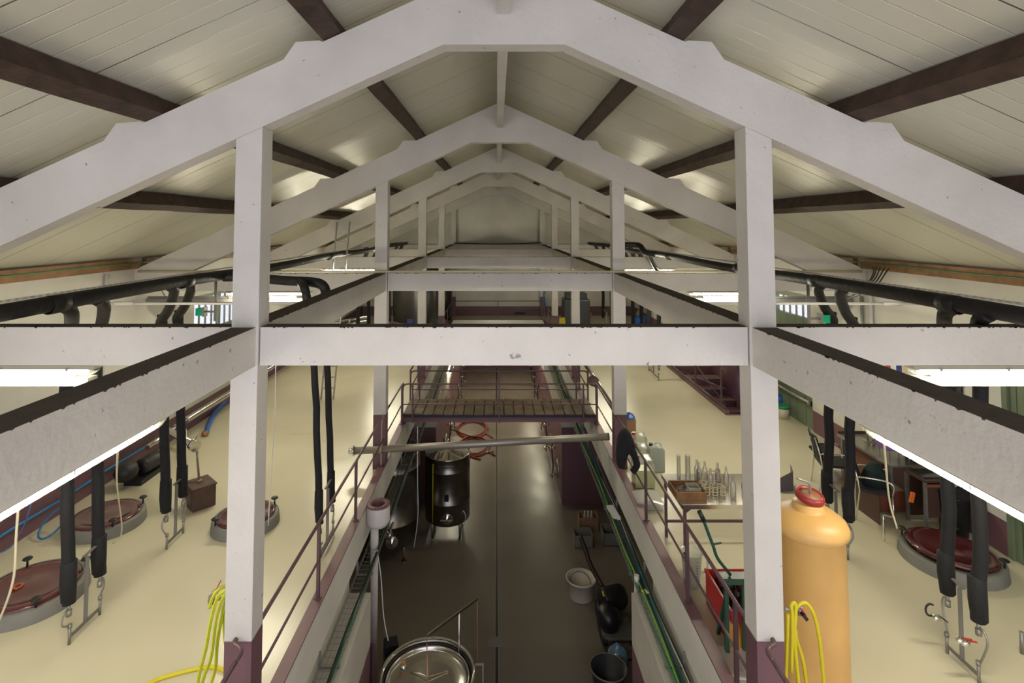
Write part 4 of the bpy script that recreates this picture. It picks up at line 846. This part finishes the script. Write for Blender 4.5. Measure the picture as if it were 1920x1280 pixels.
b = MB(); outline = [(1168,813),(1176,808),(1183,813),(1188,826),(1191,845),(1189,862),(1184,857),(1180,850),(1176,858),(1170,880),(1160,878),(1158,858),(1160,838),(1163,822)]
vs = [P(px, py, y=8.75 - .0*k) for k, (px, py) in enumerate(outline)]; n = len(vs)
back = [Vector(v)+Vector((0,.16,0)) for v in vs]; cen = P(1172, 842, y=8.66); cenb = P(1172, 842, y=9.0)
b.add(vs+back+[cen, cenb], [(k,(k+1)%n,2*n) for k in range(n)]+[(n+k,n+(k+1)%n,2*n+1) for k in range(n)]+[(k,(k+1)%n,(k+1)%n+n,k+n) for k in range(n)], 0, True); b.build('body', JACKET, t)
b = MB(); b.tube(smooth_path([P(1184,835,y=8.8), P(1190,855,y=8.8), P(1194,872,y=8.8), P(1186,885,y=8.8)], 4), [.05]*4+[.055]*5+[.05]*4, 10); b.build('sleeve', JACKET, t)

# ------------------------------------------------------------------ corking stand, red crate, pitcher near the right rail
gx, gy = 2.30, 5.74
t = thing('corking_stand', 'dark green floor corking stand with long black-gripped lever', 'corker', (gx+.10, gy, 0))
for dx, dy in ((0, 0), (.19, .02)): b = MB(); b.bar((gx+dx, gy+dy, 0), (gx+dx, gy+dy, .78), .04, .04); b.build('leg', DGREEN, t)
b = MB(); b.bar((gx+.05, gy+.35, 0), (gx+.08, gy+.08, .76), .03, .03); b.build('leg', DGREEN, t)
b = MB(); b.box(gx-.05, gx+.42, gy-.05, gy+.07, .77, .83); b.lathe((gx+.30, gy, .83), [(0,0),(.10,0),(.09,.05),(0,.06)], 16); b.build('head', DGREEN, t)
b = MB(); a = P(1346, 1047, y=gy); e = P(1318, 972, y=gy); b.tube(smooth_path([(gx+.05, gy, .84), a, a.lerp(e, .3), a.lerp(e, .7), e], 5), .016, 8); b.cyl(a.lerp(e, .35), a.lerp(e, .35)+Vector((.09,0,.02)), .009, 8); b.build('lever', DGREEN, t)
e2 = P(1311, 958, y=gy); b = MB(); b.cyl(e.lerp(e2,-.3), e2, .024, 10); b.build('grip', RUBBER, t)
b = MB(); b.tube(smooth_path([(gx+.10, gy, .76), (gx+.10, gy, .70), (gx+.115, gy, .68), (gx+.10, gy, .66), (gx+.10, gy, .35)], 3), .006, 6); b.build('hook', RUBBER, t)
cx0 = 2.40; cy0 = 5.86; t = thing('red_crate', 'red plastic crate full of dark bottles behind the corking stand', 'crate', (cx0+.3, cy0+.25, 0))
b = MB(); W_, D_, H_ = .62, .70, .40
for (a1, a2, c1, c2) in ((0, W_, 0, .02), (0, W_, D_-.02, D_), (0, .02, .02, D_-.02), (W_-.02, W_, .02, D_-.02)): b.box(cx0+a1, cx0+a2, cy0+c1, cy0+c2, 0, H_)
b.box(cx0, cx0+W_, cy0, cy0+D_, 0, .02); b.box(cx0-.015, cx0+W_+.015, cy0-.015, cy0, H_-.04, H_+.01); b.box(cx0-.015, cx0, cy0, cy0+D_, H_-.04, H_+.01)
b.build('body', RED, t, bevel=.006)
nb = 0
for i in range(5):
    for j in range(4):
        x, y = cx0+.08+.115*i, cy0+.10+.165*j; nb += 1
        b = MB(); b.lathe((x, y, .10), [(0,0),(.037,0),(.038,.20),(.015,.26),(.015,.31),(0,.31)], 14); tag(b.build('bottle', mat('dark_glass', (.03,.012,.012,1), .08) if nb == 1 else bpy.data.materials['dark_glass']), 'dark glass bottle standing in the red crate', 'bottle', 'bottles in the red crate')
q = P(1303, 1108, z=0); t = thing('measuring_pitcher', 'tall clear measuring pitcher with printed scale on the deck by the right rail', 'pitcher', (q.x, q.y, 0))
b = MB(); b.lathe((q.x, q.y+.1, 0), [(0,.006),(.085,.0),(.09,.01),(.125,.40),(.135,.41),(.12,.405),(.085,.015),(0,.015)], 28); b.build('body', PLAST, t)
b = MB()
for k in range(9): b.box(q.x+.02, q.x+.05, q.y+.1-.093-.003*k, q.y+.1-.092-.003*k, .06+.035*k, .066+.035*k)
b.build('scale', mat('scale_print', (.12,.10,.25,1), .6), t)
b = MB(); b.tube(smooth_path([(q.x+.115, q.y+.1, .37), (q.x+.19, q.y+.1, .35), (q.x+.19, q.y+.1, .2), (q.x+.10, q.y+.1, .14)], 5), .012, 8); b.build('handle', PLAST, t)
b = MB(); b.tube([P(1283, 1036, y=q.y+.1), P(1290, 1055, y=q.y+.1), P(1296, 1066, y=q.y+.1), Vector((q.x-.02, q.y+.1, .03))], .014, 8); tag(b.build('stirring_rod', RUBBER), 'black stirring rod leaning in the clear pitcher', 'rod')
q = P(1378, 1215, z=0); b = MB(); b.lathe((q.x, q.y, 0), [(0,0),(.10,0),(.11,.05),(.09,.22),(.05,.25),(.05,.27),(0,.27)], 18); tag(b.build('orange_jug', mat('orange_jug', (.55,.25,.02,1), .3)), 'orange container on the floor under the red crate', 'jug')
q = P(1366, 1262, z=0); b = MB(); b.prism([(-.18,0),(.22,0),(.26,.03),(.20,.09),(.02,.07),(-.15,.10)], q.y-.15, q.y+.25, 'y'); b.v = [(v[0]+q.x+.1, v[1], v[2]) for v in b.v]
tag(b.build('plastic_film', bpy.data.materials['clear_film'], bevel=.02), 'crumpled clear plastic film at the foot of the right rail', 'film')
b = MB(); a = P(1356, 1252, z=.02); e = P(1366, 1222, z=.02); b.bar(a, e, .05, .03); tag(b.build('dark_block', WOOD), 'short dark wooden block on the deck beside the right rail post', 'block')

# ------------------------------------------------------------------ yellow polyester tank
tx, ty, tr = 3.03, 5.50, .325
t = thing('yellow_tank', 'tall yellow polyester tank with red screw cap beside the nearest right column', 'tank', (tx, ty, 0))
b = MB(); b.lathe((tx, ty, 0), [(0,0),(tr*.95,0),(tr,.04),(tr*.995,.7),(tr*.97,1.42),(tr*1.0,1.43),(tr*1.08,1.45),(tr*1.09,1.50),(tr*1.03,1.545),(tr*.80,1.60),(tr*.50,1.635),(tr*.43,1.64),(tr*.42,1.69),(tr*.38,1.70),(0,1.70)], 56); b.build('shell', TANKY, t)
cq = P(1518, 943, y=ty); b = MB(); b.lathe((cq.x-.0, cq.y, 1.735), [(.06,.0),(.085,0),(.115,-.012),(.13,-.01),(.135,.02),(.125,.045),(.105,.045),(.10,.03),(.0,.03)], 32, ax=(.12,-.18,1)); b.build('screw_cap', mat('red_cap', (.30,.02,.025,1), .35), t)
b = MB(); b.lathe((cq.x-.0, cq.y, 1.74), [(0,.035),(.10,.032),(.10,.02)], 32, ax=(.12,-.18,1)); b.build('cap_centre', mat('tan_cap', (.30,.13,.07,1), .5), t)
b = MB(); b.tube(smooth_path([(cq.x+.01, cq.y, 1.76), (cq.x+.01, cq.y, 1.84), (cq.x-.01, cq.y, 1.88), (cq.x-.06, cq.y, 1.90), (cq.x-.12, cq.y, 1.92)], 4), .010, 8); b.build('breather_tube', GALV, t)
# yellow hose on the right column tap
t = yhose('yellow hose looped over the tap on the right column in front of the yellow tank', [
    pl([(1478,1150,0),(1476,1200,0),(1474,1260,0),(1474,1310,0)]),
    pl([(1484,1260,-.02),(1486,1160,-.02),(1484,1136,-.02),(1490,1130,-.02),(1492,1145,-.02),(1490,1200,-.02),(1500,1310,-.02)]),
    pl([(1492,1180,.04),(1494,1200,.04),(1506,1240,.04),(1516,1310,.04)]),
    pl([(1492,1165,.01),(1493,1142,.01),(1504,1130,.01),(1516,1134,.01),(1528,1158,.01),(1538,1210,.01),(1547,1310,.01)])], (2.5, 4.8, .7), False)
b = MB(); q = P(1500, 1145, y=4.84); b.cyl(P(1471, 1140, y=4.76), q, .013, 10); b.lathe(q, [(0,-.03),(.024,-.03),(.028,0),(.022,.04),(0,.04)], 14); b.build('tap', GALV, t)
b = MB(); b.bar(P(1499, 1138, y=4.80), P(1510, 1152, y=4.80), .022, .012); b.build('tap_lever', RED, t)
b = MB(); b.bar(P(1504, 1150, y=4.79), P(1512, 1160, y=4.79), .04, .03); b.build('nozzle', RUBBER, t)

# ------------------------------------------------------------------ desk group on the right
DZ = .77; dx0, dx1 = 5.98, 6.74
t = thing('glass_desk', 'long desk with glossy grey top and brown panels by the right wall', 'desk', (6.35, 9.0, 0))
b = MB(); b.box(dx0, dx1, 8.45, 9.72, DZ-.03, DZ); b.build('desk_top', mat('glossy_grey_top', (.17,.16,.13,1), .12), t, bevel=.004)
b = MB(); b.box(dx0-.012, dx0, 8.44, 9.73, DZ-.035, DZ+.003); b.box(dx0, dx1, 9.72, 9.735, DZ-.03, DZ+.05, 1); b.build('edging', [GALV, DESKW], t)
b = MB(); b.box(dx0+.10, dx0+.125, 8.8, 9.70, .15, DZ-.03); b.build('modesty_panel', mat('red_brown_panel', (.16,.06,.035,1), .4), t)
for y in (8.50, 9.64):
    b = MB(); b.bar((dx0+.03, y, .0), (dx0+.03, y, DZ-.03), .04, .04); b.build('leg', GALV, t)
    b = MB(); b.bar((dx0+.03, y, .0), (dx0+.03, y, .04), .05, .05); b.build('orange_foot', ORANGE, t)
    b = MB(); b.bar((dx1-.05, y, .0), (dx1-.05, y, DZ-.03), .04, .04); b.build('leg', GALV, t)
t = thing('brown_desk', 'brown wood desk with steel legs nearer the camera, right of the grey desk', 'desk', (6.45, 8.2, 0))
b = MB(); b.box(6.14, 6.78, 8.00, 8.40, .72, .75); b.build('desk_top', DESKW, t)
b = MB(); b.box(6.20, 6.76, 8.36, 8.38, .08, .66); b.build('panel', DESKW, t)
b = MB(); b.box(6.18, 6.77, 8.02, 8.04, .22, .66); b.build('panel', DESKW, t)
b = MB(); b.box(6.16, 6.77, 7.99, 8.00, .66, .70); b.build('drawer_front', mat('orange_brown', (.22,.09,.05,1), .4), t)
for x, y in ((6.16, 8.02), (6.72, 8.02), (6.16, 8.37), (6.72, 8.37)): b = MB(); b.bar((x, y, 0), (x, y, .72), .045, .03); b.build('leg', GALV, t)
b = MB(); q = P(1710, 932, y=7.96); b.obox(q, .05, .03, .14, Matrix.Rotation(.25, 3, 'Y')); b.build('orange_clip', ORANGE, t)
# black stacking chairs
def chair(cx, cy, rz, label, m=BLACKP):
    t = thing('office_chair', label, 'chair', (cx, cy, 0), 'chairs round the desks'); t.rotation_euler = (0, 0, rz)
    def mk(b, nm, mt):
        b.v = [(v[0]+cx, v[1]+cy, v[2]) for v in b.v]; return b.build(nm, mt, t)
    b = MB(); b.box(-.22, .22, -.21, .21, .43, .47); o = mk(b, 'seat', m)
    b = MB()
    for k in range(6):
        z0 = .52 + .065*k; y0 = .20 + .018*k; c_ = .0
        b.add([(-.21, y0-.02, z0), (0, y0+.02, z0), (.21, y0-.02, z0), (.21, y0, z0+.063), (0, y0+.04, z0+.063), (-.21, y0, z0+.063)], [(0,1,4,5),(1,2,3,4)], 0, True)
    o = mk(b, 'backrest', m); md = o.modifiers.new('s', 'SOLIDIFY'); md.thickness = .02
    for sx in (-1, 1):
        b = MB(); b.cyl((sx*.22, -.22, 0), (sx*.22, -.20, .44), .012, 8); mk(b, 'leg', CHROME)
        b = MB(); b.tube([(sx*.22, .26, 0), (sx*.22, .20, .44), (sx*.22, .22, .6), (sx*.21, .30, .90)], .012, 8); mk(b, 'leg', CHROME)
        b = MB(); b.tube(smooth_path([(sx*.23, -.20, .44), (sx*.25, -.22, .60), (sx*.25, -.12, .66), (sx*.25, .12, .66), (sx*.23, .22, .64)], 4), .012, 8); mk(b, 'armrest', CHROME)
    return t
chair(5.62, 9.35, math.radians(75), 'dark stacking chair with its back to the camera side of the grey desk, farther one')
chair(5.72, 8.45, math.radians(60), 'black chair with curved chrome armrest pulled up to the grey desk')
b = MB(); q = P(1665, 895, y=8.6); b.lathe((5.80, 8.55, .47), [(.19,0),(.20,.06),(.14,.20),(.05,.30),(0,.31)], 9, smooth=False); tag(b.build('dark_coat', mat('dark_green_cloth', (.008,.022,.020,1), .9)), 'dark green coat heaped on the chair with chrome armrest', 'coat')
# brown boards in front
a = P(1605, 960, z=0); t = thing('brown_board', 'brown laminate board standing on edge in front of the chairs', 'board', (a.x+.2, a.y, 0))
v0 = P(1606, 952, z=0); v1 = P(1650, 985, z=0); b = MB(); d3 = Vector((v1.x-v0.x, v1.y-v0.y, 0)); up = Vector((0,0,.42)); th = Vector((.015,.015,0))
b.add([v0, v1, v1+up, v0+up, v0+th, v1+th, v1+up+th, v0+up+th], [(0,1,2,3),(4,7,6,5),(0,4,5,1),(1,5,6,2),(2,6,7,3),(3,7,4,0)]); b.build('board', DESKW, t)
b = MB(); q = P(1676, 962, z=0); b.box(q.x-.22, q.x+.24, q.y, q.y+.02, .05, .33); b.box(q.x-.22, q.x+.24, q.y, q.y+.4, .03, .05); tag(b.build('red_brown_box', mat('red_wood', (.22,.065,.035,1), .5)), 'open reddish wood box on the floor under the desk end', 'box')
for (px, py, r_, lab) in ((1484, 930, 0, 'grey folded card sheet standing behind the yellow tank'),):
    a, c, e = P(1462, 922, z=0), P(1488, 920, z=0), P(1490, 902, z=0)
    b = MB(); b.add([a, c, c+Vector((0,0,.32)), a+Vector((0,0,.22)), c+Vector((.10,.25,0)), c+Vector((.10,.25,.32))], [(0,1,2,3),(1,4,5,2)]); tag(b.build('folded_sheet', mat('grey_violet_card', (.12,.10,.11,1), .6), solid=.01), lab, 'sheet')
# black foam cuttings
t = thing('foam_offcuts', 'black foam offcuts and a white bag on the deck behind the dropper pair', 'offcuts', P(1550, 850, z=0))
a = P(1520, 838, z=.4); b = MB(); b.add([P(1516,838,z=.5), P(1540,833,z=.45), P(1560,838,z=.42), P(1558,862,z=.40), P(1534,856,z=.45)], [(0,1,2,3,4)]); o = b.build('sheet', BLACK, t, solid=.03)
q = P(1556, 895, z=0); b = MB(); b.lathe((q.x, q.y, 0), [(.16,0),(.17,.06),(.09,.13),(0,.15)], 9, smooth=False); tag(b.build('white_bag', WHITEP), 'small crumpled white bag on the deck behind the dropper pair', 'bag')
# things on the grey desk
a = P(1662, 847, z=DZ+.2); t = thing('violet_folder', 'bright violet folder lying on a rack on the grey desk', 'folder', (a.x, a.y, DZ))
b = MB(); b.obox((6.20, 8.66, DZ+.20), .42, .34, .012, Matrix.Rotation(-.2, 3, 'Z')); b.build('cover', VIOLET, t)
for dx, dy in ((-.15, -.1), (.15, -.1), (-.15, .12), (.15, .12)): b = MB(); b.bar((6.20+dx, 8.66+dy, DZ), (6.20+dx, 8.66+dy, DZ+.195), .012, .012); b.build('leg', GALV, t)
t = thing('paper_stack', 'white papers in a cyan folder on the near end of the desk', 'papers', (6.45, 8.62, DZ+.001))
b = MB(); b.obox((6.52, 8.62, DZ+.135), .40, .30, .01, Matrix.Rotation(.3, 3, 'Z')); b.build('cyan_folder', mat('cyan_card', (.05,.35,.45,1), .4), t)
b = MB(); b.obox((6.52, 8.63, DZ+.146), .34, .25, .01, Matrix.Rotation(.3, 3, 'Z')); b.build('sheets', PAPER, t)
b = MB(); b.box(6.42, 6.70, 8.50, 8.74, DZ+.001, DZ+.13); b.build('box_file', RUBBER, t)
b = MB(); b.box(6.18, 6.60, 8.06, 8.34, .751, .765); b.box(6.20, 6.58, 8.08, 8.32, .765, .769); tag(b.build('glass_tablet', [mat('dark_screen', (.03,.03,.028,1), .1)]), 'flat dark panel with light rim on the brown desk', 'tablet')
t = thing('desk_lamp', 'dark grey lamp shade hanging over the far end of the grey desk', 'lamp', (6.28, 9.4, DZ))
b = MB(); b.lathe((6.28, 9.4, DZ+.28), [(.035,.20),(.05,.19),(.095,.02),(.10,0),(.09,0),(.03,.17)], 20); b.build('shade', mat('grey_brown_shade', (.075,.06,.055,1), .6), t)
b = MB(); b.cyl((6.28, 9.4, DZ), (6.28, 9.4, DZ+.46), .01, 8); b.lathe((6.28, 9.4, DZ), [(0,0),(.07,0),(.065,.015),(0,.02)], 18); b.build('stand', GALV, t)
for k, (x, y) in enumerate(((6.16, 9.2), (6.22, 9.17), (6.29, 9.24))): b = MB(); b.lathe((x, y, DZ), [(0,0),(.018,0),(.018,.12),(0,.12)], 12); tag(b.build('slim_bottle', glassy('smoky', (.75,.75,.68,1), .15) if k == 0 else bpy.data.materials['smoky']), 'slim clear vial standing on the grey desk', 'vial', 'vials on the grey desk')
# black bin bags by the green door
q = P(1812, 1015, z=0); bx_, by_ = q.x, q.y+.2; t = thing('black_bin', 'black bin with a dark bag between the near droppers and the green door', 'bin', (q.x, q.y+.2, 0))
b = MB(); b.lathe((q.x, q.y+.2, 0), [(0,0),(.16,0),(.20,.55),(.21,.57),(.19,.56),(.17,.1),(0,.08)], 26); b.build('body', RUBBER, t)
b = MB(); b.lathe((q.x, q.y+.2, .54), [(.20,0),(.23,.06),(.12,.14),(.03,.12),(0,.13)], 11, smooth=False); b.build('bag', JACKET, t)
q = P(1846, 1012, z=0); b = MB(); b.prism([(-.16,0),(.16,0),(.17,.42),(.02,.60),(-.17,.50)], q.y+.1, q.y+.14, 'y'); b.v = [(v[0]+min(q.x, 6.55), v[1], v[2]) for v in b.v]
tag(b.build('leaning_board', mat('violet_grey_panel', (.085,.055,.075,1), .5)), 'grey-violet panel leaning by the near green door', 'panel')
for k, (px, py) in enumerate(((1800, 944),)):
    b = MB(); b.lathe((bx_, by_, .665), [(0,0),(.05,.01),(.055,.08),(.03,.12),(0,.13)], 9, smooth=False); 
    tag(b.build('crumpled_paper', CREAMP), 'crumpled cream paper ball lying on the black bin by the foreground droppers', 'paper'); 
# door rail, bucket
b = MB(); b.cyl((6.72, 11.95, .62), (6.72, 14.9, .62), .035, 12); b.cyl((6.72, 11.93, .55), (6.72, 11.93, .66), .03, 10); tag(b.build('door_bar', GALV), 'galvanised bar across the far green door', 'bar')
q = P(1472, 786, z=0); t = thing('paint_bucket', 'small white bucket with green rim in front of the far green door', 'bucket', (q.x+.2, q.y, 0))
b = MB(); b.lathe((q.x+.0, q.y+.1, 0), [(0,0),(.12,0),(.15,.24),(0,.24)], 24); b.build('body', BUCKET, t)
b = MB(); b.lathe((q.x+.0, q.y+.1, .24), [(.13,0),(.16,0),(.16,.05),(.13,.06),(0,.05)], 24); b.build('lid', mat('bucket_green', (.01,.22,.08,1), .4), t)
q = P(1464, 768, z=0); b = MB(); b.lathe((q.x, q.y, 0), [(0,0),(.10,0),(.11,.30),(.05,.38),(0,.38)], 16); tag(b.build('blue_can', BLUE), 'blue container standing behind the small white bucket', 'can')
# prints on the right wall
for k, (y0_, y1_, cols, lab) in enumerate(((8.95, 9.6, (RED, PAPER, NAVY, CREAMP, PAPER), 'colour-striped print high on the right wall'), (8.62, 8.90, (SKYB,), 'light blue picture on the right wall beside the striped print'), (8.45, 8.58, (PURPLE,), 'dark red narrow board beside the blue picture'), (8.05, 8.38, (RUBBER,), 'black panel on the right wall left of the lamp'))):
    b = MB(); n_ = len(cols)
    for j in range(n_): b.box(6.77, 6.795, y1_-(y1_-y0_)*j/n_, y1_-(y1_-y0_)*(j+1)/n_, 1.75, 2.16, j)
    if k == 1: b.prism([(8.68, 1.9), (8.72, 1.86), (8.78, 2.0), (8.86, 2.06), (8.74, 2.04)], 6.765, 6.77, 'x', 1); cols = (SKYB, RUBBER)
    tag(b.build('wall_print', list(cols)), lab, 'picture')
# stair rails on the right deck
t = thing('stair_railing', 'purple pipe railing along the stair opening in the right deck', 'railing', (5.40, 15, .1))
b = MB(); b.tube([(5.38, 13.0, .13), (5.38, 17.4, .13)], .035, 10); b.build('base_pipe', PIPEP, t)
for y in (13.3, 15.0, 16.6): b = MB(); b.bar((5.40, y, .1), (5.40, y, .98), .035, .035); b.build('post', PIPEP, t)
b = MB(); b.tube([(5.40, 13.2, .97), (5.40, 17.4, .97)], .018, 8); b.build('handrail', PIPEP, t)
b = MB(); b.tube([(5.5, 13.3, .1), (5.5, 16.4, .9)], .016, 8); b.build('brace', PIPEP, t)
b = MB(); b.tube([(5.5, 13.3, .5), (5.5, 16.4, .1)], .016, 8); b.build('brace', PIPEP, t)
q = P(1380, 728, z=.1); b = MB(); b.lathe((min(q.x, 6.3), q.y, 0), [(0,0),(.3,0),(.3,1.0),(.26,1.05),(0,1.05)], 30); tag(b.build('barrel', PURPLE), 'dark purple cylinder standing by the stair opening beside the nearest right column', 'barrel')

# ------------------------------------------------------------------ far end of the hall
t = thing('far_tank', 'large dark steel tank standing on the far left deck', 'tank', (-3.35, 23.2, 0), 'tanks at the far end')
b = MB(); b.lathe((-3.35, 23.2, 0), [(0,0),(1.12,0),(1.15,.45),(1.10,.5)], 40); b.build('purple_base', PURPLE, t)
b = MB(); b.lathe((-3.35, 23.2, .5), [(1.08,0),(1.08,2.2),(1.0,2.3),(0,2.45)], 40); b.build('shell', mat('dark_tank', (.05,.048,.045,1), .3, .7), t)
b = MB(); b.box(-3.7, -3.45, 22.08, 22.10, .52, .70); b.build('blue_display', NAVY, t)
t = thing('far_tank', 'dark tank just left of the pit end by the far railing', 'tank', (-2.75, 26.2, 0), 'tanks at the far end')
b = MB(); b.lathe((-2.75, 26.2, 0), [(0,0),(.55,0),(.55,2.3),(0,2.45)], 36); b.build('shell', bpy.data.materials['dark_tank'], t)
random.seed(3)
t = thing('hose_bundle', 'bundle of dark green hoses hung on the fourth left column', 'hose', (-2.5, 21.05, .3))
for k in range(5): x = -2.42-.05*k; b = MB(); b.tube(smooth_path([(x, 21.0, .02), (x+.01, 20.95, .5), (x+.04, 20.95, .92), (x+.09, 20.95, .5), (x+.10, 21.0, .1)], 4), .02, 6); b.build('hose', mat('dark_green_hose', (.02,.05,.04,1), .5) if k == 0 else bpy.data.materials['dark_green_hose'], t)
t = thing('yellow_hose', 'yellow hose bundle hung on the fourth right column far away', 'hose', (2.45, 21.0, .3), 'yellow garden hoses')
for k in range(4): x = 2.36+.05*k; b = MB(); b.tube(smooth_path([(x, 21.0, .05), (x+.01, 20.95, .5), (x+.03, 20.95, .95), (x+.07, 20.95, .5), (x+.08, 21.0, .05)], 4), .022, 6); b.build('hose', YELLOW, t)
t = thing('machine', 'dark machine with a white label on the far right deck', 'machine', (3.3, 23.3, 0))
b = MB(); b.box(2.8, 3.9, 23.0, 23.9, .25, 1.35); b.box(2.9, 3.8, 23.1, 23.8, 1.35, 1.6); b.build('cabinet', mat('dark_machine', (.012,.014,.014,1), .4), t, bevel=.03)
b = MB(); b.box(3.25, 3.31, 22.985, 23.0, .78, 1.0); b.box(3.25, 3.42, 22.985, 23.0, .72, .78); b.build('white_label', PAPER, t)
for x in (2.9, 3.8): b = MB(); b.bar((x, 23.1, 0), (x, 23.1, .25), .05, .05); b.build('leg', GREY, t)
b = MB(); b.tube(smooth_path([P(1096, 607, z=.05), P(1094, 598, z=.2), P(1100, 592, z=.4), P(1106, 590, z=.55)], 5), .11, 12); tag(b.build('brown_duct', mat('brown_duct', (.22,.06,.04,1), .5)), 'fat reddish brown hose rising from the far right deck', 'hose')
t = thing('blue_drums', 'blue drum under the far right droppers', 'drum', P(1197, 604, z=0)); q = P(1200, 612, z=0)
b = MB(); b.lathe((q.x, q.y, 0), [(0,0),(.28,0),(.28,.45),(0,.46)], 24); b.build('body', BLUE, t)
b = MB(); b.lathe((q.x-.05, q.y, .46), [(0,0),(.13,0),(.13,.15),(.06,.28),(0,.28)], 16); b.build('bottle_top', GREY, t)
b = MB()
for k in range(3): b.tube(smooth_path([P(1019+1.5*k, 545, y=24.5), P(1018+1.5*k, 555, y=24.5), P(1020+1.5*k, 568, y=24.5), P(1021+1.5*k, 575, y=24.5)], 3), .014, 6)
tag(b.build('blue_hose', CYAN), 'blue hose bundle hanging beside the fourth right column', 'hose')
t = thing('steel_rack', 'steel pipe rack with bent tubes on the far left deck', 'rack', (-5.5, 20.6, 0))
for k in range(4):
    b = MB(); b.cyl((-6.0+.35*k, 20.6, 0), (-6.0+.35*k, 20.6, .95), .04, 10); b.build('post', GALV, t)
for k in range(5): b = MB(); b.tube([(-6.2, 20.35+.1*k, .25+.14*k), (-4.9, 20.4+.1*k, .45+.14*k)], .045, 10); b.build('tube', STEEL, t)
b = MB(); b.box(-4.25, -4.05, 19.0, 19.2, 0, 1.25); tag(b.build('wood_post', EAVE), 'orange timber post on the far left deck', 'post')
# ------------------------------------------------------------------ fluorescent fixtures
def lamp(c, axis, label, L=1.55, tm=None):
    """ceiling batten: housing, clear cover, tube, clips; c = middle of its top, axis 'x' or 'y'"""
    c = Vector(c); t = thing('fluorescent_lamp', label, 'lamp', c - Vector((0,0,.1)), 'fluorescent lamps')
    ax = Vector((1,0,0)) if axis == 'x' else Vector((0,1,0)); sd = Vector((0,1,0)) if axis == 'x' else Vector((1,0,0))
    def ext(poly, l, m, nm, mt, par):
        b = MB(); n = len(poly); vs = []
        for e in (-1, 1):
            for (u, v) in poly: vs.append(c + ax*(e*l/2) + sd*u + Vector((0,0,v)))
        b.add(vs, [list(range(n)), list(range(2*n-1, n-1, -1))] + [(i, i+n, (i+1)%n+n, (i+1)%n) for i in range(n)], m)
        return b.build(nm, mt, par)
    ext([(-.045,-.004),(.045,-.004),(.062,-.034),(-.062,-.034)], L, 0, 'housing', BODY, t)
    b = MB()
    prof = [(-.056,-.034),(-.050,-.066),(-.028,-.086),(.028,-.086),(.050,-.066),(.056,-.034)]
    vs = []; e2 = [(-L/2, 0), (-L/2+.05, 1), (L/2-.05, 1), (L/2, 0)]
    for (e, k) in e2:
        for (u, v) in prof: vs.append(c + ax*e + sd*u*(1 if k else .95) + Vector((0,0, v if k else -.034+(v+.034)*.25)))
    n = len(prof); b.add(vs, [(r*n+i, r*n+i+1, (r+1)*n+i+1, (r+1)*n+i) for r in range(3) for i in range(n-1)], 0, True)
    b.build('cover', DIFF, t)
    b = MB(); b.cyl(c - ax*(L/2-.1) + Vector((0,0,-.064)), c + ax*(L/2-.1) + Vector((0,0,-.064)), .019, 10); b.build('tube', tm or TUBE, t)
    for k in (-.36, 0, .36):
        for e in (-1, 1):
            b = MB(); q = c + ax*(k*L)
            b.bar(q + sd*e*.063 + Vector((0,0,-.02)), q + sd*e*.063 + Vector((0,0,-.048)), .022, .008); b.build('clip', GALV, t)
    return t
for i, y in enumerate(FR[:4]):
    for s in (-1, 1):
        nm = ['nearest', 'second', 'third', 'fourth'][i]
        lamp((s*4.32, y+.09, 3.235), 'x', 'lit tube lamp under the %s cross beam, outer %s side' % (nm, SIDE[s]), 1.6)
lamp((-2.24, 2.75, 3.235), 'y', 'long lit tube lamp under the lengthwise beam, lower left of view', 1.6, TUBE2)
lamp((2.24, 2.60, 3.235), 'y', 'long lit tube lamp under the lengthwise beam, lower right of view', 1.6, TUBE2)
# lamps further on and in the pit
lamp((-1.7, 20.0, -.66), 'y', 'lit tube lamp at the top of the left pit wall beyond the footbridge', 1.5, TUBE3)
lamp((-1.7, 24.5, -.66), 'y', 'added tube lamp brightening the far end of the left pit wall', 1.5, TUBE3)  # added fill lamp: lifts the dark far part of the pit
lamp((1.7, 22.5, -.66), 'y', 'lit tube lamp on the far right pit wall', 1.5, TUBE3)
lamp((1.7, 27.0, -.66), 'y', 'added tube lamp brightening the very end of the right pit wall', 1.5, TUBE3)  # extra lamp, put in only to brighten the pit's far end

for s in (-1, 1):
    for i, y in enumerate(FR[:4]):
        t = MB(); t.box(s*3.75, s*6.75, y+.28, y+.40, 2.99, 3.06); t.box(s*3.9, s*6.75, y+.33, y+.345, 3.06, 3.10)
        for xx in (4.0, 5.2, 6.4): t.bar((s*xx, y+.34, 3.06), (s*xx, y+.18, 3.245), .02, .01)
        tag(t.build('cable_trunking', GREY), 'grey metal trunking hung under the %s cross beam, %s side' % (['nearest', 'second', 'third', 'fourth'][i], SIDE[s]), 'trunking', 'lighting trunking')
